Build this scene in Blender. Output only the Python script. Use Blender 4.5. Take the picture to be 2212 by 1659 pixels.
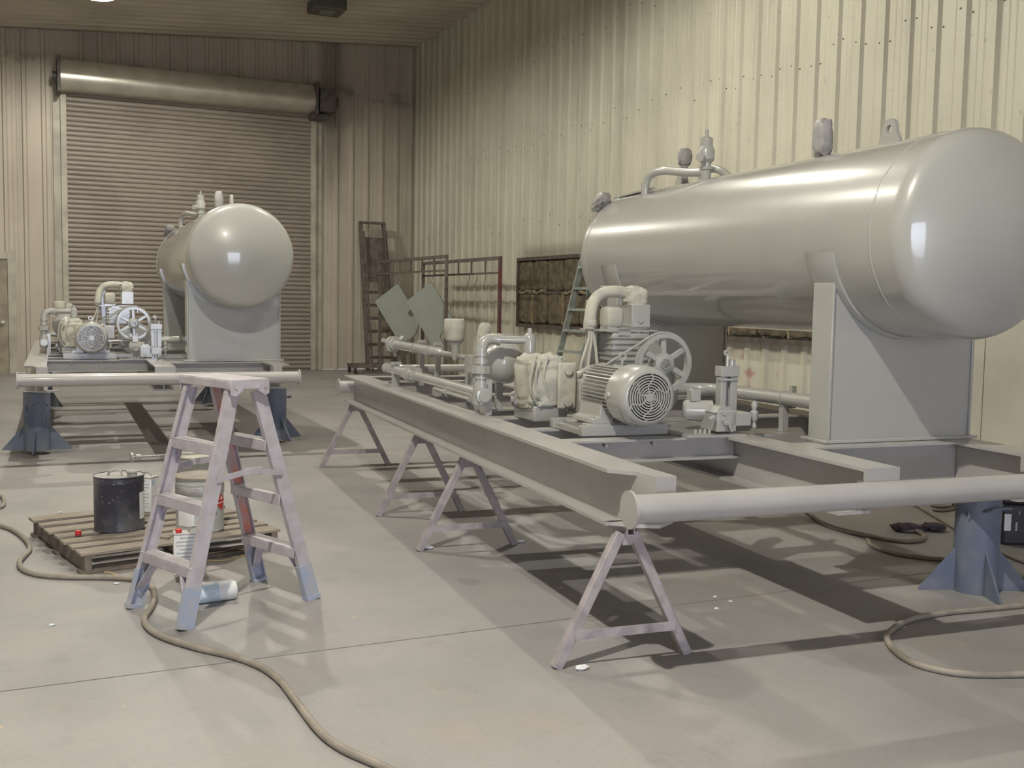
import bpy, math, random
from mathutils import Vector, Matrix, noise
R = math.radians
random.seed(7)
for o in list(bpy.data.objects): bpy.data.objects.remove(o)
SC = bpy.context.scene
COL = SC.collection

# ------------------------------------------------------------------ camera
FPX, CX, CY, CAMH = 2262.0, 1106.0, 829.5, 1.6
YAW, PIT, ROL = R(25.2), R(4.51), R(-1.0)
fwd = Vector((math.sin(YAW)*math.cos(PIT), math.cos(YAW)*math.cos(PIT), -math.sin(PIT)))
rgt0 = Vector((math.cos(YAW), -math.sin(YAW), 0)); dwn0 = fwd.cross(rgt0)
rgt = rgt0*math.cos(ROL) + dwn0*math.sin(ROL)
dwn = -rgt0*math.sin(ROL) + dwn0*math.cos(ROL)
cd = bpy.data.cameras.new('camera'); cam = bpy.data.objects.new('camera', cd); COL.objects.link(cam)
cd.sensor_fit = 'HORIZONTAL'; cd.sensor_width = 36.0; cd.lens = FPX/2212*36; cd.clip_start = 0.05; cd.clip_end = 300
cam.matrix_world = Matrix(((rgt.x, -dwn.x, -fwd.x, 0), (rgt.y, -dwn.y, -fwd.y, 0), (rgt.z, -dwn.z, -fwd.z, CAMH), (0, 0, 0, 1)))
SC.camera = cam

# ------------------------------------------------------------------ sky, exposure
wd = bpy.data.worlds.new('daylight'); SC.world = wd; wd.use_nodes = True
bg = wd.node_tree.nodes['Background']; bg.inputs[0].default_value = (0.76, 0.82, 1.0, 1); bg.inputs[1].default_value = 7.5
SC.view_settings.view_transform = 'Standard'; SC.view_settings.look = 'None'
SC.view_settings.gamma = 1.0; SC.view_settings.exposure = 0.34; SC.view_settings.use_curve_mapping = False
LAMP_STRENGTH = 4600.0
LAMP_COL = (1.0, 0.96, 0.82)
# daylight enters by the open doorway in the wall behind the camera (portal: it only guides sampling of the sky)
pl = bpy.data.lights.new('doorway_offscreen', 'AREA'); pl.shape = 'RECTANGLE'; pl.size = 3.9; pl.size_y = 3.4; pl.cycles.is_portal = True
po = bpy.data.objects.new('doorway_offscreen', pl); po.location = (0.75, -6.05, 1.7); po.rotation_euler = (R(90), 0, 0); COL.objects.link(po)

def pix(u, v):
    return fwd + rgt*((u-CX)/FPX) + dwn*((v-CY)/FPX)
def at_z(u, v, z=0.0):
    q = pix(u, v); return Vector((0, 0, CAMH)) + q*((z-CAMH)/q.z)
def at_x(u, v, x):
    q = pix(u, v); return Vector((0, 0, CAMH)) + q*(x/q.x)
def at_y(u, v, y):
    q = pix(u, v); return Vector((0, 0, CAMH)) + q*(y/q.y)

# ------------------------------------------------------------------ materials
MATS = {}
def mk(name):
    m = bpy.data.materials.new(name); m.use_nodes = True; MATS[name] = m
    return m, m.node_tree, m.node_tree.nodes['Principled BSDF']
def N(t, typ, **kw):
    n = t.nodes.new(typ)
    for k, v in kw.items(): setattr(n, k, v)
    return n
def mathn(t, op, a, b=None, c=None, clamp=False):
    n = N(t, 'ShaderNodeMath', operation=op); n.use_clamp = clamp
    for i, x in enumerate((a, b, c)):
        if x is None: continue
        if isinstance(x, (int, float)): n.inputs[i].default_value = x
        else: t.links.new(x, n.inputs[i])
    return n.outputs[0]
def mixc(t, f, a, b):
    n = N(t, 'ShaderNodeMix', data_type='RGBA')
    for s, x in ((0, f), (6, a), (7, b)):
        if isinstance(x, (int, float)): n.inputs[s].default_value = x
        elif isinstance(x, tuple): n.inputs[s].default_value = (*x, 1)
        else: t.links.new(x, n.inputs[s])
    return n.outputs[2]
def ramp(t, x, lo, hi):
    n = N(t, 'ShaderNodeMapRange'); n.interpolation_type = 'SMOOTHSTEP'
    t.links.new(x, n.inputs[0]); n.inputs[1].default_value = lo; n.inputs[2].default_value = hi
    return n.outputs[0]
def noi(t, vec, scale, detail=4, rough=0.55, mapscale=None):
    n = N(t, 'ShaderNodeTexNoise'); n.inputs['Scale'].default_value = scale; n.inputs['Detail'].default_value = detail; n.inputs['Roughness'].default_value = rough
    if mapscale:
        mp = N(t, 'ShaderNodeMapping'); mp.inputs['Scale'].default_value = mapscale; t.links.new(vec, mp.inputs[0]); vec = mp.outputs[0]
    t.links.new(vec, n.inputs['Vector']); return n.outputs['Fac']
def pos(t): return N(t, 'ShaderNodeNewGeometry').outputs['Position']
def objc(t): return N(t, 'ShaderNodeTexCoord').outputs['Object']
def bump(t, b, h, strength, dist=0.01):
    n = N(t, 'ShaderNodeBump'); n.inputs['Strength'].default_value = strength; n.inputs['Distance'].default_value = dist
    t.links.new(h, n.inputs['Height']); t.links.new(n.outputs[0], b.inputs['Normal'])
def simple(name, c1, c2=None, scale=6, rough=0.5, metal=0.0, coat=0.0, bscale=0, bstr=0.1, lo=0.35, hi=0.65, spec=0.5, mapscale=None, coords='o'):
    m, t, b = mk(name)
    v = objc(t) if coords == 'o' else pos(t)
    if c2 is None: c2 = tuple(min(1, x*0.86) for x in c1)
    t.links.new(mixc(t, ramp(t, noi(t, v, scale, mapscale=mapscale), lo, hi), c1, c2), b.inputs['Base Color'])
    b.inputs['Roughness'].default_value = rough; b.inputs['Metallic'].default_value = metal
    b.inputs['Specular IOR Level'].default_value = spec
    if coat: b.inputs['Coat Weight'].default_value = coat; b.inputs['Coat Roughness'].default_value = 0.055
    if bscale: bump(t, b, noi(t, v, bscale, 3), bstr)
    return m
simple('paint', (0.40, 0.398, 0.38), (0.38, 0.378, 0.365), 2.2, rough=0.30, coat=1.0, bscale=38, bstr=0.006)
simple('paint_frame', (0.42, 0.405, 0.40), (0.385, 0.375, 0.37), 3.0, rough=0.38, coat=0.35, bscale=60, bstr=0.03)
simple('paper', (0.52, 0.50, 0.43), (0.40, 0.39, 0.35), 9, rough=0.7, bscale=26, bstr=0.35)
simple('tape_dark', (0.36, 0.345, 0.345), (0.27, 0.26, 0.265), 14, rough=0.5, bscale=40, bstr=0.5)
simple('rubber', (0.33, 0.29, 0.25), (0.25, 0.22, 0.19), 7, rough=0.6, bscale=60, bstr=0.1)
simple('fan_plastic', (0.10, 0.10, 0.105), rough=0.5)
simple('sawhorse', (0.40, 0.36, 0.375), (0.30, 0.27, 0.285), 12, rough=0.45, bscale=50, bstr=0.1)
simple('stand_blue', (0.115, 0.14, 0.205), (0.20, 0.21, 0.245), 4, rough=0.55, lo=0.35, hi=0.8, bscale=60, bstr=0.15)
simple('ladder', (0.47, 0.44, 0.48), (0.40, 0.365, 0.39), 14, rough=0.55, bscale=80, bstr=0.1)
simple('ladder_foot', (0.33, 0.38, 0.50), (0.40, 0.40, 0.44), 20, rough=0.6)
simple('ladder_red', (0.55, 0.19, 0.13), (0.45, 0.30, 0.29), 9, rough=0.6)
simple('wood', (0.34, 0.29, 0.245), (0.215, 0.185, 0.16), 5, rough=0.8, mapscale=(1, 14, 14), bscale=30, bstr=0.3)
simple('wood_dark', (0.20, 0.165, 0.14), (0.13, 0.11, 0.10), 6, rough=0.85, bscale=30, bstr=0.3)
simple('pail_top', (0.40, 0.39, 0.38), (0.30, 0.29, 0.29), 20, rough=0.6)
simple('pail_grey', (0.46, 0.48, 0.47), (0.38, 0.40, 0.39), 7, rough=0.4)
simple('tin', (0.50, 0.50, 0.50), (0.36, 0.35, 0.34), 15, rough=0.4, metal=0.5)
simple('white', (0.80, 0.81, 0.82), (0.72, 0.73, 0.75), 8, rough=0.5)
simple('print_grey', (0.50, 0.51, 0.54), (0.43, 0.44, 0.47), 40, rough=0.6)
simple('print_blue', (0.45, 0.58, 0.70), (0.58, 0.67, 0.75), 30, rough=0.6)
simple('red', (0.62, 0.035, 0.035), (0.52, 0.03, 0.03), 20, rough=0.4)
simple('yellow', (0.78, 0.62, 0.28), (0.70, 0.55, 0.25), 20, rough=0.6)
simple('black_box', (0.035, 0.03, 0.035), (0.05, 0.045, 0.05), 12, rough=0.55)
simple('rag', (0.055, 0.045, 0.055), (0.09, 0.07, 0.085), 14, rough=0.9, bscale=30, bstr=0.4)
simple('dark_steel', (0.115, 0.09, 0.08), (0.18, 0.155, 0.14), 8, rough=0.6, bscale=40, bstr=0.2)
simple('rack_red', (0.15, 0.045, 0.04), (0.10, 0.08, 0.075), 3, rough=0.6)
simple('plate_green', (0.30, 0.325, 0.30), (0.275, 0.30, 0.275), 3, rough=0.45)
simple('ladder_green', (0.30, 0.33, 0.31), (0.20, 0.225, 0.22), 7, rough=0.6)
simple('filter', (0.075, 0.06, 0.043), (0.15, 0.12, 0.078), 9, rough=0.95, bscale=22, bstr=0.9, coords='p')
simple('filter_frame', (0.07, 0.055, 0.045), (0.11, 0.09, 0.075), 9, rough=0.8)
simple('fluff', (0.32, 0.25, 0.14), (0.18, 0.14, 0.09), 12, rough=0.95, bscale=30, bstr=0.7)
simple('rust', (0.17, 0.105, 0.075), (0.11, 0.075, 0.06), 12, rough=0.8)
simple('galv', (0.60, 0.56, 0.49), (0.50, 0.47, 0.41), 3, rough=0.34, metal=0.55)
simple('slat', (0.33, 0.285, 0.25), (0.275, 0.235, 0.21), 0.9, rough=0.42, coords='p')
simple('door_leaf', (0.36, 0.32, 0.25), (0.26, 0.22, 0.17), 3, rough=0.6)
simple('trim_metal', (0.50, 0.47, 0.39), (0.36, 0.33, 0.28), 2.0, rough=0.5)
simple('operator', (0.075, 0.065, 0.065), (0.12, 0.105, 0.10), 9, rough=0.6)
simple('lamp_housing', (0.10, 0.095, 0.09), rough=0.5)
simple('reflector', (0.62, 0.62, 0.60), rough=0.25, metal=0.8)
simple('lens_off', (0.30, 0.30, 0.28), rough=0.2)
simple('sheet_flat', (0.50, 0.475, 0.40), (0.42, 0.40, 0.34), 1.2, rough=0.45, coords='p')
simple('wall_plain', (0.55, 0.52, 0.44), (0.45, 0.42, 0.36), 0.8, rough=0.6, coords='p')
simple('pale_concrete', (0.78, 0.78, 0.76), (0.72, 0.72, 0.70), 4, rough=0.9)
simple('screw', (0.10, 0.085, 0.07), rough=0.6)
for nm, k in (('bright', 1.75), ('', 0.9), ('aged', 0.62)):
    m, t, b = mk('bulb_lit'+nm); b.inputs['Base Color'].default_value = (0.8, 0.8, 0.78, 1); b.inputs['Roughness'].default_value = 0.3
    b.inputs['Emission Color'].default_value = (*LAMP_COL, 1); b.inputs['Emission Strength'].default_value = LAMP_STRENGTH*k
simple('enamel', (0.86, 0.86, 0.83), (0.84, 0.84, 0.81), 5, rough=0.5)
# glossy black pail with paint splashes
m, t, b = mk('pail_black'); v = objc(t)
base = mixc(t, ramp(t, noi(t, v, 5), 0.4, 0.75), (0.03, 0.03, 0.045), (0.13, 0.125, 0.14))
spk = ramp(t, noi(t, v, 70, 2), 0.70, 0.73)
t.links.new(mixc(t, spk, base, (0.6, 0.6, 0.62)), b.inputs['Base Color']); b.inputs['Roughness'].default_value = 0.35
# concrete
m, t, b = mk('concrete'); p = pos(t)
c = mixc(t, ramp(t, noi(t, p, 0.55, 5, 0.6), 0.3, 0.72), (0.345, 0.322, 0.318), (0.25, 0.245, 0.248))
c = mixc(t, mathn(t, 'MULTIPLY', ramp(t, noi(t, p, 0.9, 4, 0.6), 0.55, 0.8), 0.5), c, (0.40, 0.31, 0.235))
c = mixc(t, mathn(t, 'MULTIPLY', ramp(t, noi(t, p, 3.2, 6, 0.7), 0.52, 0.8), 0.55), c, (0.205, 0.195, 0.19))
c = mixc(t, mathn(t, 'MULTIPLY', ramp(t, noi(t, p, 45, 4, 0.7), 0.45, 0.8), 0.3), c, (0.20, 0.19, 0.18))
vo = N(t, 'ShaderNodeTexVoronoi'); vo.inputs['Scale'].default_value = 1.15; t.links.new(p, vo.inputs['Vector'])
sp = mathn(t, 'MULTIPLY', ramp(t, mathn(t, 'SUBTRACT', 0.16, mathn(t, 'ADD', vo.outputs['Distance'], mathn(t, 'MULTIPLY', noi(t, p, 9), 0.14))), 0.0, 0.03), 0.55)
c = mixc(t, sp, c, (0.17, 0.16, 0.155))
c = mixc(t, mathn(t, 'MULTIPLY', ramp(t, noi(t, p, 7.5, 2), 0.735, 0.77), 0.7), c, (0.60, 0.42, 0.20))
t.links.new(c, b.inputs['Base Color'])
rr = mathn(t, 'ADD', 0.42, mathn(t, 'MULTIPLY', noi(t, p, 2.0), 0.3)); t.links.new(rr, b.inputs['Roughness'])
bump(t, b, noi(t, p, 60, 5), 0.12, 0.004)
simple('joint', (0.16, 0.14, 0.12), (0.22, 0.20, 0.17), 5, rough=0.9, coords='p')
# ribbed steel lining, dusty with overspray
def wall_mat(name, which):
    m, t, b = mk(name); p = pos(t)
    sx = N(t, 'ShaderNodeSeparateXYZ'); t.links.new(p, sx.inputs[0]); X, Y, Z = sx.outputs
    c = mixc(t, ramp(t, noi(t, p, 0.6, 5), 0.3, 0.75), *(((0.57, 0.545, 0.45), (0.48, 0.455, 0.38)) if which == 'right' else ((0.54, 0.485, 0.41), (0.44, 0.385, 0.33))))
    streak = noi(t, p, 1.0, 6, 0.7, (3.0, 3.0, 0.22))
    c = mixc(t, mathn(t, 'MULTIPLY', ramp(t, streak, 0.48, 0.78), 0.55), c, (0.30, 0.265, 0.215))
    fleck = noi(t, p, 11, 3)
    c = mixc(t, mathn(t, 'MULTIPLY', ramp(t, fleck, 0.66, 0.72), 0.35), c, (0.22, 0.19, 0.16))
    wob = mathn(t, 'MULTIPLY', mathn(t, 'SUBTRACT', noi(t, p, 1.3, 4, 0.6, (1.6, 1.6, 0.5)), 0.5), 3.0)
    if which == 'right':
        soot = mathn(t, 'MULTIPLY', ramp(t, mathn(t, 'SUBTRACT', 0.16, mathn(t, 'ABSOLUTE', mathn(t, 'SUBTRACT', Z, 2.42))), -0.08, 0.12), ramp(t, mathn(t, 'MULTIPLY', Y, -1), -17.4, -16.9))
        soot = mathn(t, 'MULTIPLY', soot, ramp(t, Y, 7.8, 8.4))
        c = mixc(t, mathn(t, 'MULTIPLY', soot, 0.5), c, (0.12, 0.10, 0.08))
        redp = mathn(t, 'MULTIPLY', ramp(t, noi(t, p, 2.3, 3), 0.60, 0.68), ramp(t, mathn(t, 'MULTIPLY', Y, -1), -11.5, -10.5))
        redp = mathn(t, 'MULTIPLY', redp, ramp(t, mathn(t, 'MULTIPLY', Z, -1), -1.15, -1.0))
        c = mixc(t, mathn(t, 'MULTIPLY', redp, 0.6), c, (0.32, 0.06, 0.06))
    if which == 'back':
        s2 = mathn(t, 'MULTIPLY', ramp(t, mathn(t, 'SUBTRACT', 0.42, mathn(t, 'ABSOLUTE', mathn(t, 'SUBTRACT', X, 6.35))), 0.0, 0.35), ramp(t, mathn(t, 'ADD', Z, wob), 3.2, 5.2))
        c = mixc(t, mathn(t, 'MULTIPLY', s2, 0.55), c, (0.09, 0.07, 0.065))
        s3 = mathn(t, 'MULTIPLY', ramp(t, mathn(t, 'SUBTRACT', 0.30, mathn(t, 'ABSOLUTE', mathn(t, 'SUBTRACT', Z, 6.15))), 0.0, 0.28), ramp(t, noi(t, p, 2.6, 3), 0.45, 0.62))
        c = mixc(t, mathn(t, 'MULTIPLY', s3, 0.45), c, (0.10, 0.08, 0.07))
    t.links.new(c, b.inputs['Base Color']); b.inputs['Roughness'].default_value = 0.5
    bump(t, b, noi(t, p, 5, 3), 0.05, 0.01)
wall_mat('wall_right', 'right'); wall_mat('wall_back', 'back')
simple('ceiling_sheet', (0.56, 0.50, 0.41), (0.47, 0.42, 0.34), 0.7, rough=0.55, coords='p')
def M_(n): return MATS[n]

# ------------------------------------------------------------------ mesh helper
OFF = {}
class MB:
    def __init__(s): s.v = []; s.f = []
    def add(s, vs, fs):
        n = len(s.v); s.v += [Vector(p) for p in vs]; s.f += [tuple(i+n for i in f) for f in fs]; return s
    def box(s, x0, x1, y0, y1, z0, z1):
        return s.add([(x0,y0,z0),(x1,y0,z0),(x1,y1,z0),(x0,y1,z0),(x0,y0,z1),(x1,y0,z1),(x1,y1,z1),(x0,y1,z1)],
                     [(0,3,2,1),(4,5,6,7),(0,1,5,4),(1,2,6,5),(2,3,7,6),(3,0,4,7)])
    def obox(s, c, size, ex=(1,0,0), ez=(0,0,1)):
        ex = Vector(ex).normalized(); ez = Vector(ez); ez = (ez-ex*ez.dot(ex)).normalized(); ey = ez.cross(ex); c = Vector(c)
        a, b_, d = size[0]/2, size[1]/2, size[2]/2
        vs = [c+ex*i*a+ey*j*b_+ez*k*d for k in (-1,1) for i,j in ((-1,-1),(1,-1),(1,1),(-1,1))]
        return s.add(vs, [(0,3,2,1),(4,5,6,7),(0,1,5,4),(1,2,6,5),(2,3,7,6),(3,0,4,7)])
    def bar(s, p0, p1, wx, wy, up=(0,0,1)):
        p0, p1 = Vector(p0), Vector(p1); d = p1-p0; up = Vector(up)
        if abs(d.normalized().dot(up)) > 0.98: up = Vector((0,1,0))
        ez = (up-d.normalized()*up.dot(d.normalized()))
        return s.obox((p0+p1)/2, (d.length, wx, wy), d, ez)
    def prism(s, poly, o, u, v, w):
        o, u, v, w = Vector(o), Vector(u), Vector(v), Vector(w); n = len(poly)
        vs = [o+u*a+v*b for a, b in poly] + [o+u*a+v*b+w for a, b in poly]
        flip = u.cross(v).dot(w) < 0
        fs = [tuple(range(n))[::(1 if flip else -1)], tuple(range(n, 2*n))[::(-1 if flip else 1)]]
        for i in range(n):
            j = (i+1) % n; q = (i, j, n+j, n+i); fs.append(q[::-1] if flip else q)
        return s.add(vs, fs)
    def lathe(s, prof, o, ax, n=24, ang=(0, 360)):
        o = Vector(o); ax = Vector(ax).normalized(); h = Vector((0,0,1)) if abs(ax.z) < 0.9 else Vector((1,0,0))
        u = ax.cross(h).normalized(); w = ax.cross(u); full = ang == (0, 360)
        vs = []; m = n if full else n+1
        for r, z in prof:
            for k in range(m):
                a = R(ang[0]+(ang[1]-ang[0])*k/n); vs.append(o+ax*z+(u*math.cos(a)+w*math.sin(a))*r)
        fs = []
        for i in range(len(prof)-1):
            for k in range(n):
                k2 = (k+1) % m
                fs.append((i*m+k, i*m+k2, (i+1)*m+k2, (i+1)*m+k))
        if full and prof[0] != prof[-1]:
            if prof[0][0] > 1e-6: fs.append(tuple(range(m))[::-1])
            if prof[-1][0] > 1e-6: fs.append(tuple((len(prof)-1)*m+k for k in range(m)))
        return s.add(vs, fs)
    def cyl(s, p0, p1, r0, r1=None, n=20):
        p0, p1 = Vector(p0), Vector(p1); d = p1-p0
        return s.lathe([(r0, 0), (r0 if r1 is None else r1, d.length)], p0, d, n)
    def ring(s, o, ax, rin, rout, h, n=28):
        return s.lathe([(rin, 0), (rout, 0), (rout, h), (rin, h), (rin, 0)], o, ax, n)
    def tube(s, pts, r, n=10, sub=6, closed=False, smooth=True):
        pts = [Vector(p) for p in pts]; P = []
        if smooth and len(pts) > 2:
            m = len(pts)
            for i in range(m if closed else m-1):
                a = pts[(i-1) % m] if closed or i > 0 else pts[0]*2-pts[1]
                b, c = pts[i], pts[(i+1) % m]
                d = pts[(i+2) % m] if closed or i+2 < m else c*2-b
                for k in range(sub):
                    x = k/sub
                    P.append(0.5*((2*b)+(c-a)*x+(2*a-5*b+4*c-d)*x*x+(3*b-a-3*c+d)*x**3))
            if not closed: P.append(pts[-1])
        else: P = pts
        m = len(P); vs = []; up = Vector((0.13, 0.21, 0.97)).normalized(); prev = None
        for i in range(m):
            tg = (P[(i+1) % m]-P[(i-1) % m]) if closed else (P[min(i+1, m-1)]-P[max(i-1, 0)])
            tg.normalize()
            if prev is None: u = tg.cross(up).normalized()
            else:
                u = prev-tg*prev.dot(tg); u.normalize()
            prev = u; w = tg.cross(u)
            rr = r[min(i*len(r)//m, len(r)-1)] if isinstance(r, (list, tuple)) else r
            for k in range(n):
                a = 2*math.pi*k/n; vs.append(P[i]+(u*math.cos(a)+w*math.sin(a))*rr)
        fs = [(i*n+k, i*n+(k+1) % n, ((i+1) % m)*n+(k+1) % n, ((i+1) % m)*n+k) for i in range(m if closed else m-1) for k in range(n)]
        if not closed: fs += [tuple(range(n))[::-1], tuple((m-1)*n+k for k in range(n))]
        return s.add(vs, fs)
    def blob(s, c, rad, p=3.0, amp=0.15, freq=3.0, n=28, m=16, seed=0, ex=(1,0,0), ez=(0,0,1)):
        c = Vector(c); ex = Vector(ex).normalized(); ez = Vector(ez); ez = (ez-ex*ez.dot(ex)).normalized(); ey = ez.cross(ex); vs = []
        sg = lambda x: math.copysign(abs(x)**(2/p), x)
        for i in range(m+1):
            th = math.pi*i/m-math.pi/2
            for k in range(n):
                ph = 2*math.pi*k/n
                d = Vector((sg(math.cos(th))*sg(math.cos(ph)), sg(math.cos(th))*sg(math.sin(ph)), sg(math.sin(th))))
                q = d*freq+Vector((seed*7.3, seed*3.1, seed))
                f = 1+amp*(noise.noise(q)+0.6*noise.noise(q*2.3)-0.35*abs(noise.noise(q*4.1)))
                vs.append(c+(ex*d.x*rad[0]+ey*d.y*rad[1]+ez*d.z*rad[2])*f)
        fs = [(i*n+k, i*n+(k+1) % n, (i+1)*n+(k+1) % n, (i+1)*n+k) for i in range(m) for k in range(n)]
        return s.add(vs, fs)
    def mesh(s, name, mat, off=None, sharp=38):
        me = bpy.data.meshes.new(name)
        vs = s.v if off is None else [p-off for p in s.v]
        me.from_pydata([tuple(p) for p in vs], [], s.f); me.materials.append(M_(mat))
        me.shade_smooth(); me.set_sharp_from_angle(angle=R(sharp)); me.update(); return me
    def build(s, name, mat, parent=None, bev=0, sharp=38, label=None, kind=None):
        off = OFF.get(parent.name) if parent else None
        o = bpy.data.objects.new(name, s.mesh(name, mat, off, sharp)); COL.objects.link(o)
        if parent: o.parent = parent; OFF[o.name] = off
        if bev:
            md = o.modifiers.new('bevel', 'BEVEL'); md.width = bev; md.segments = 2; md.limit_method = 'ANGLE'; md.angle_limit = R(50)
        if label: o['label'] = label
        if kind: o['kind'] = kind
        return o
def tag(o, label, cat, group=None):
    o['label'] = label; o['category'] = cat
    if group: o['group'] = group
    return o
class Frame:
    def __init__(s, o, rz): s.o = Vector(o); s.rz = rz; s.m = Matrix.Rotation(rz, 3, 'Z')
    def w(s, p): return s.o+s.m @ Vector(p)
WORLD = Frame((0, 0, 0), 0)
def thing(name, label, cat, base, fr=WORLD, group=None):
    o = bpy.data.objects.new(name, None); COL.objects.link(o); o.empty_display_size = 0.1
    o.location = fr.w(base); o.rotation_euler = (0, 0, fr.rz); OFF[o.name] = Vector(base)
    return tag(o, label, cat, group)
def flat(name, mb, mat, label, cat, base, fr=WORLD, group=None, bev=0, sharp=38):
    """a thing that is one mesh"""
    o = bpy.data.objects.new(name, mb.mesh(name, mat, Vector(base), sharp)); COL.objects.link(o)
    o.location = fr.w(base); o.rotation_euler = (0, 0, fr.rz); OFF[o.name] = Vector(base)
    if bev:
        md = o.modifiers.new('bevel', 'BEVEL'); md.width = bev; md.segments = 2; md.limit_method = 'ANGLE'; md.angle_limit = R(50)
    return tag(o, label, cat, group)
def struct(name, mb, mat, label, bev=0):
    o = mb.build(name, mat); o['kind'] = 'structure'; o['label'] = label; OFF[o.name] = None; return o
def link(me, name, parent, loc, rot=(0, 0, 0)):
    o = bpy.data.objects.new(name, me); COL.objects.link(o); o.parent = parent; o.location = loc; o.rotation_euler = rot; return o

# ------------------------------------------------------------------ room shell
XL, XR, YB, YF = -6.0, 8.27, 23.1, -6.0
def zc(x): return 6.76+0.072*x
fl = struct('floor', MB().box(XL, XR, YF, YB, -0.2, -0.025), 'joint', 'concrete shop floor with control joints')
JY = [YF, -2.4, 4.575, 11.5, 18.4, YB]
for a, b_ in zip(JY, JY[1:]):
    MB().box(XL, XR, a+0.005, b_-0.005, -0.025, 0.0).build('slab', 'concrete', fl)
PITCH = 0.35
def rib_profile(a0, a1, ph):
    """(position, depth) along a ribbed sheet, ribs every PITCH"""
    out = [(a0, 0)]
    k = math.ceil((a0-ph-0.05)/PITCH)
    while ph+k*PITCH+0.05 < a1:
        c_ = ph+k*PITCH
        if c_-0.05 > a0:
            out += [(c_-0.05, 0), (c_-0.027, 0.04), (c_+0.027, 0.04), (c_+0.05, 0)]
            for e in (0.13, 0.21):
                if c_+e+0.02 < a1: out += [(c_+e-0.012, 0), (c_+e, 0.006), (c_+e+0.012, 0)]
        k += 1
    out.append((a1, 0)); return out
def wall_sheet(parent, name, mat, fn, a0, a1, z0, z1f, ph):
    pr = rib_profile(a0, a1, ph); mb = MB(); n = len(pr); th = 0.006
    vs = [fn(a, d, z0) for a, d in pr]+[fn(a, d, z1f(a)) for a, d in pr]+[fn(a, d-th, z0) for a, d in pr]+[fn(a, d-th, z1f(a)) for a, d in pr]
    fs = []
    for i in range(n-1):
        fs += [(i, i+1, n+i+1, n+i), (2*n+i+1, 2*n+i, 3*n+i, 3*n+i+1), (i+1, i, 2*n+i, 2*n+i+1), (n+i, n+i+1, 3*n+i+1, 3*n+i)]
    fs += [(0, n, 3*n, 2*n), (n-1, 3*n-1, 4*n-1, 2*n-1)]
    mb.add(vs, fs); return mb.build(name, mat, parent, sharp=25)
wb = struct('wall_back', MB().prism([(XL, 0), (XR, 0), (XR+0.25, zc(XR)+0.2), (XL-0.2, zc(XL)+0.2)], (0, YB+0.05, 0), (1,0,0), (0,0,1), (0,0.2,0)), 'wall_plain', 'ribbed steel end wall holding the roller door')
fb = lambda a, d, z: (a, YB-d, z)
x = XL
DX0, DX1, DTOP = 0.80, 5.96, 5.62
PH_B = 0.15
edges = [XL]
while edges[-1] < XR-0.3: edges.append(min(edges[-1]+1.05, XR))
edges[-1] = XR
for a, b_ in zip(edges, edges[1:]):
    for s0, s1 in ((a, min(b_, DX0)), (max(a, DX0), min(b_, DX1)), (max(a, DX1), b_)):
        if s1-s0 < 0.02: continue
        z0 = DTOP if s0 >= DX0-1e-6 and s1 <= DX1+1e-6 else 0.0
        wall_sheet(wb, 'wall_sheet', 'wall_back', fb, s0, s1, z0, lambda a_: zc(a_)-0.01, PH_B)
wr = struct('wall_right', MB().box(XR+0.05, XR+0.25, YF-0.2, YB+0.25, 0, zc(XR)+0.2), 'wall_plain', 'ribbed steel side wall with paint dust')
fr_ = lambda a, d, z: (XR-d, a, z)
y = YF
while y < YB-0.05:
    wall_sheet(wr, 'wall_sheet', 'wall_right', fr_, y, min(y+1.05, YB), 0, lambda a_: zc(XR)-0.01, 0.0+0.13); y += 1.05
mb = MB()
for k in range(72):
    yy = 0.13+k*PITCH-2.1
    if yy < 4 or yy > 22.8: continue
    for zz in (1.5, 3.0, 4.45, 5.9):
        for dy in (-0.075, 0.075): jz = zz+random.uniform(-0.12, 0.12); mb.cyl((XR-0.001, yy+dy, jz), (XR-0.010, yy+dy, jz), 0.009, n=6)
mb.build('screw_heads', 'screw', wr, kind='stuff')
ce = struct('ceiling', MB().prism([(XL, zc(XL)+0.05), (XR+0.25, zc(XR+0.25)+0.05), (XR+0.25, zc(XR)+0.35), (XL, zc(XL)+0.35)], (0, YF, 0), (1,0,0), (0,0,1), (0, YB-YF+0.25, 0)), 'wall_plain', 'sloping ribbed steel ceiling')
y = YF
while y < YB-0.05:
    y1 = min(y+1.05, YB); pr = [(y, 0)]; k = math.ceil((y-0.06)/PITCH)
    while 0.06+k*PITCH < y1-0.1:
        c_ = 0.06+k*PITCH; k += 1
        if c_-0.1 > y: pr += [(c_-0.095, 0), (c_-0.05, 0.05), (c_+0.05, 0.05), (c_+0.095, 0)]
    pr.append((y1, 0)); n = len(pr)
    vs = [(XL, a, zc(XL)-d) for a, d in pr]+[(XR, a, zc(XR)-d) for a, d in pr]+[(XL, a, zc(XL)-d+0.01) for a, d in pr]+[(XR, a, zc(XR)-d+0.01) for a, d in pr]
    fs = []
    for i in range(n-1): fs += [(i, n+i, n+i+1, i+1), (2*n+i, 2*n+i+1, 3*n+i+1, 3*n+i)]
    MB().add(vs, fs).build('ceiling_sheet', 'ceiling_sheet', ce, sharp=25); y += 1.05
struct('wall_left', MB().box(XL-0.2, XL, YF-0.2, YB+0.25, 0, zc(XL)+0.2), 'wall_plain', 'plain steel side wall')
mb = MB()
mb.box(XL, -1.2, YF-0.2, YF, 0, 6.3); mb.box(2.7, XR, YF-0.2, YF, 0, 6.9)
mb.box(-1.2, 2.7, YF-0.2, YF, 3.4, 6.3)
mb.prism([(XL, 6.3), (2.7, 6.3), (2.7, 6.9), (XR, 6.9), (XR, zc(XR)+0.2), (XL, zc(XL)+0.2)], (0, YF-0.2, 0), (1,0,0), (0,0,1), (0,0.2,0))
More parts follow.
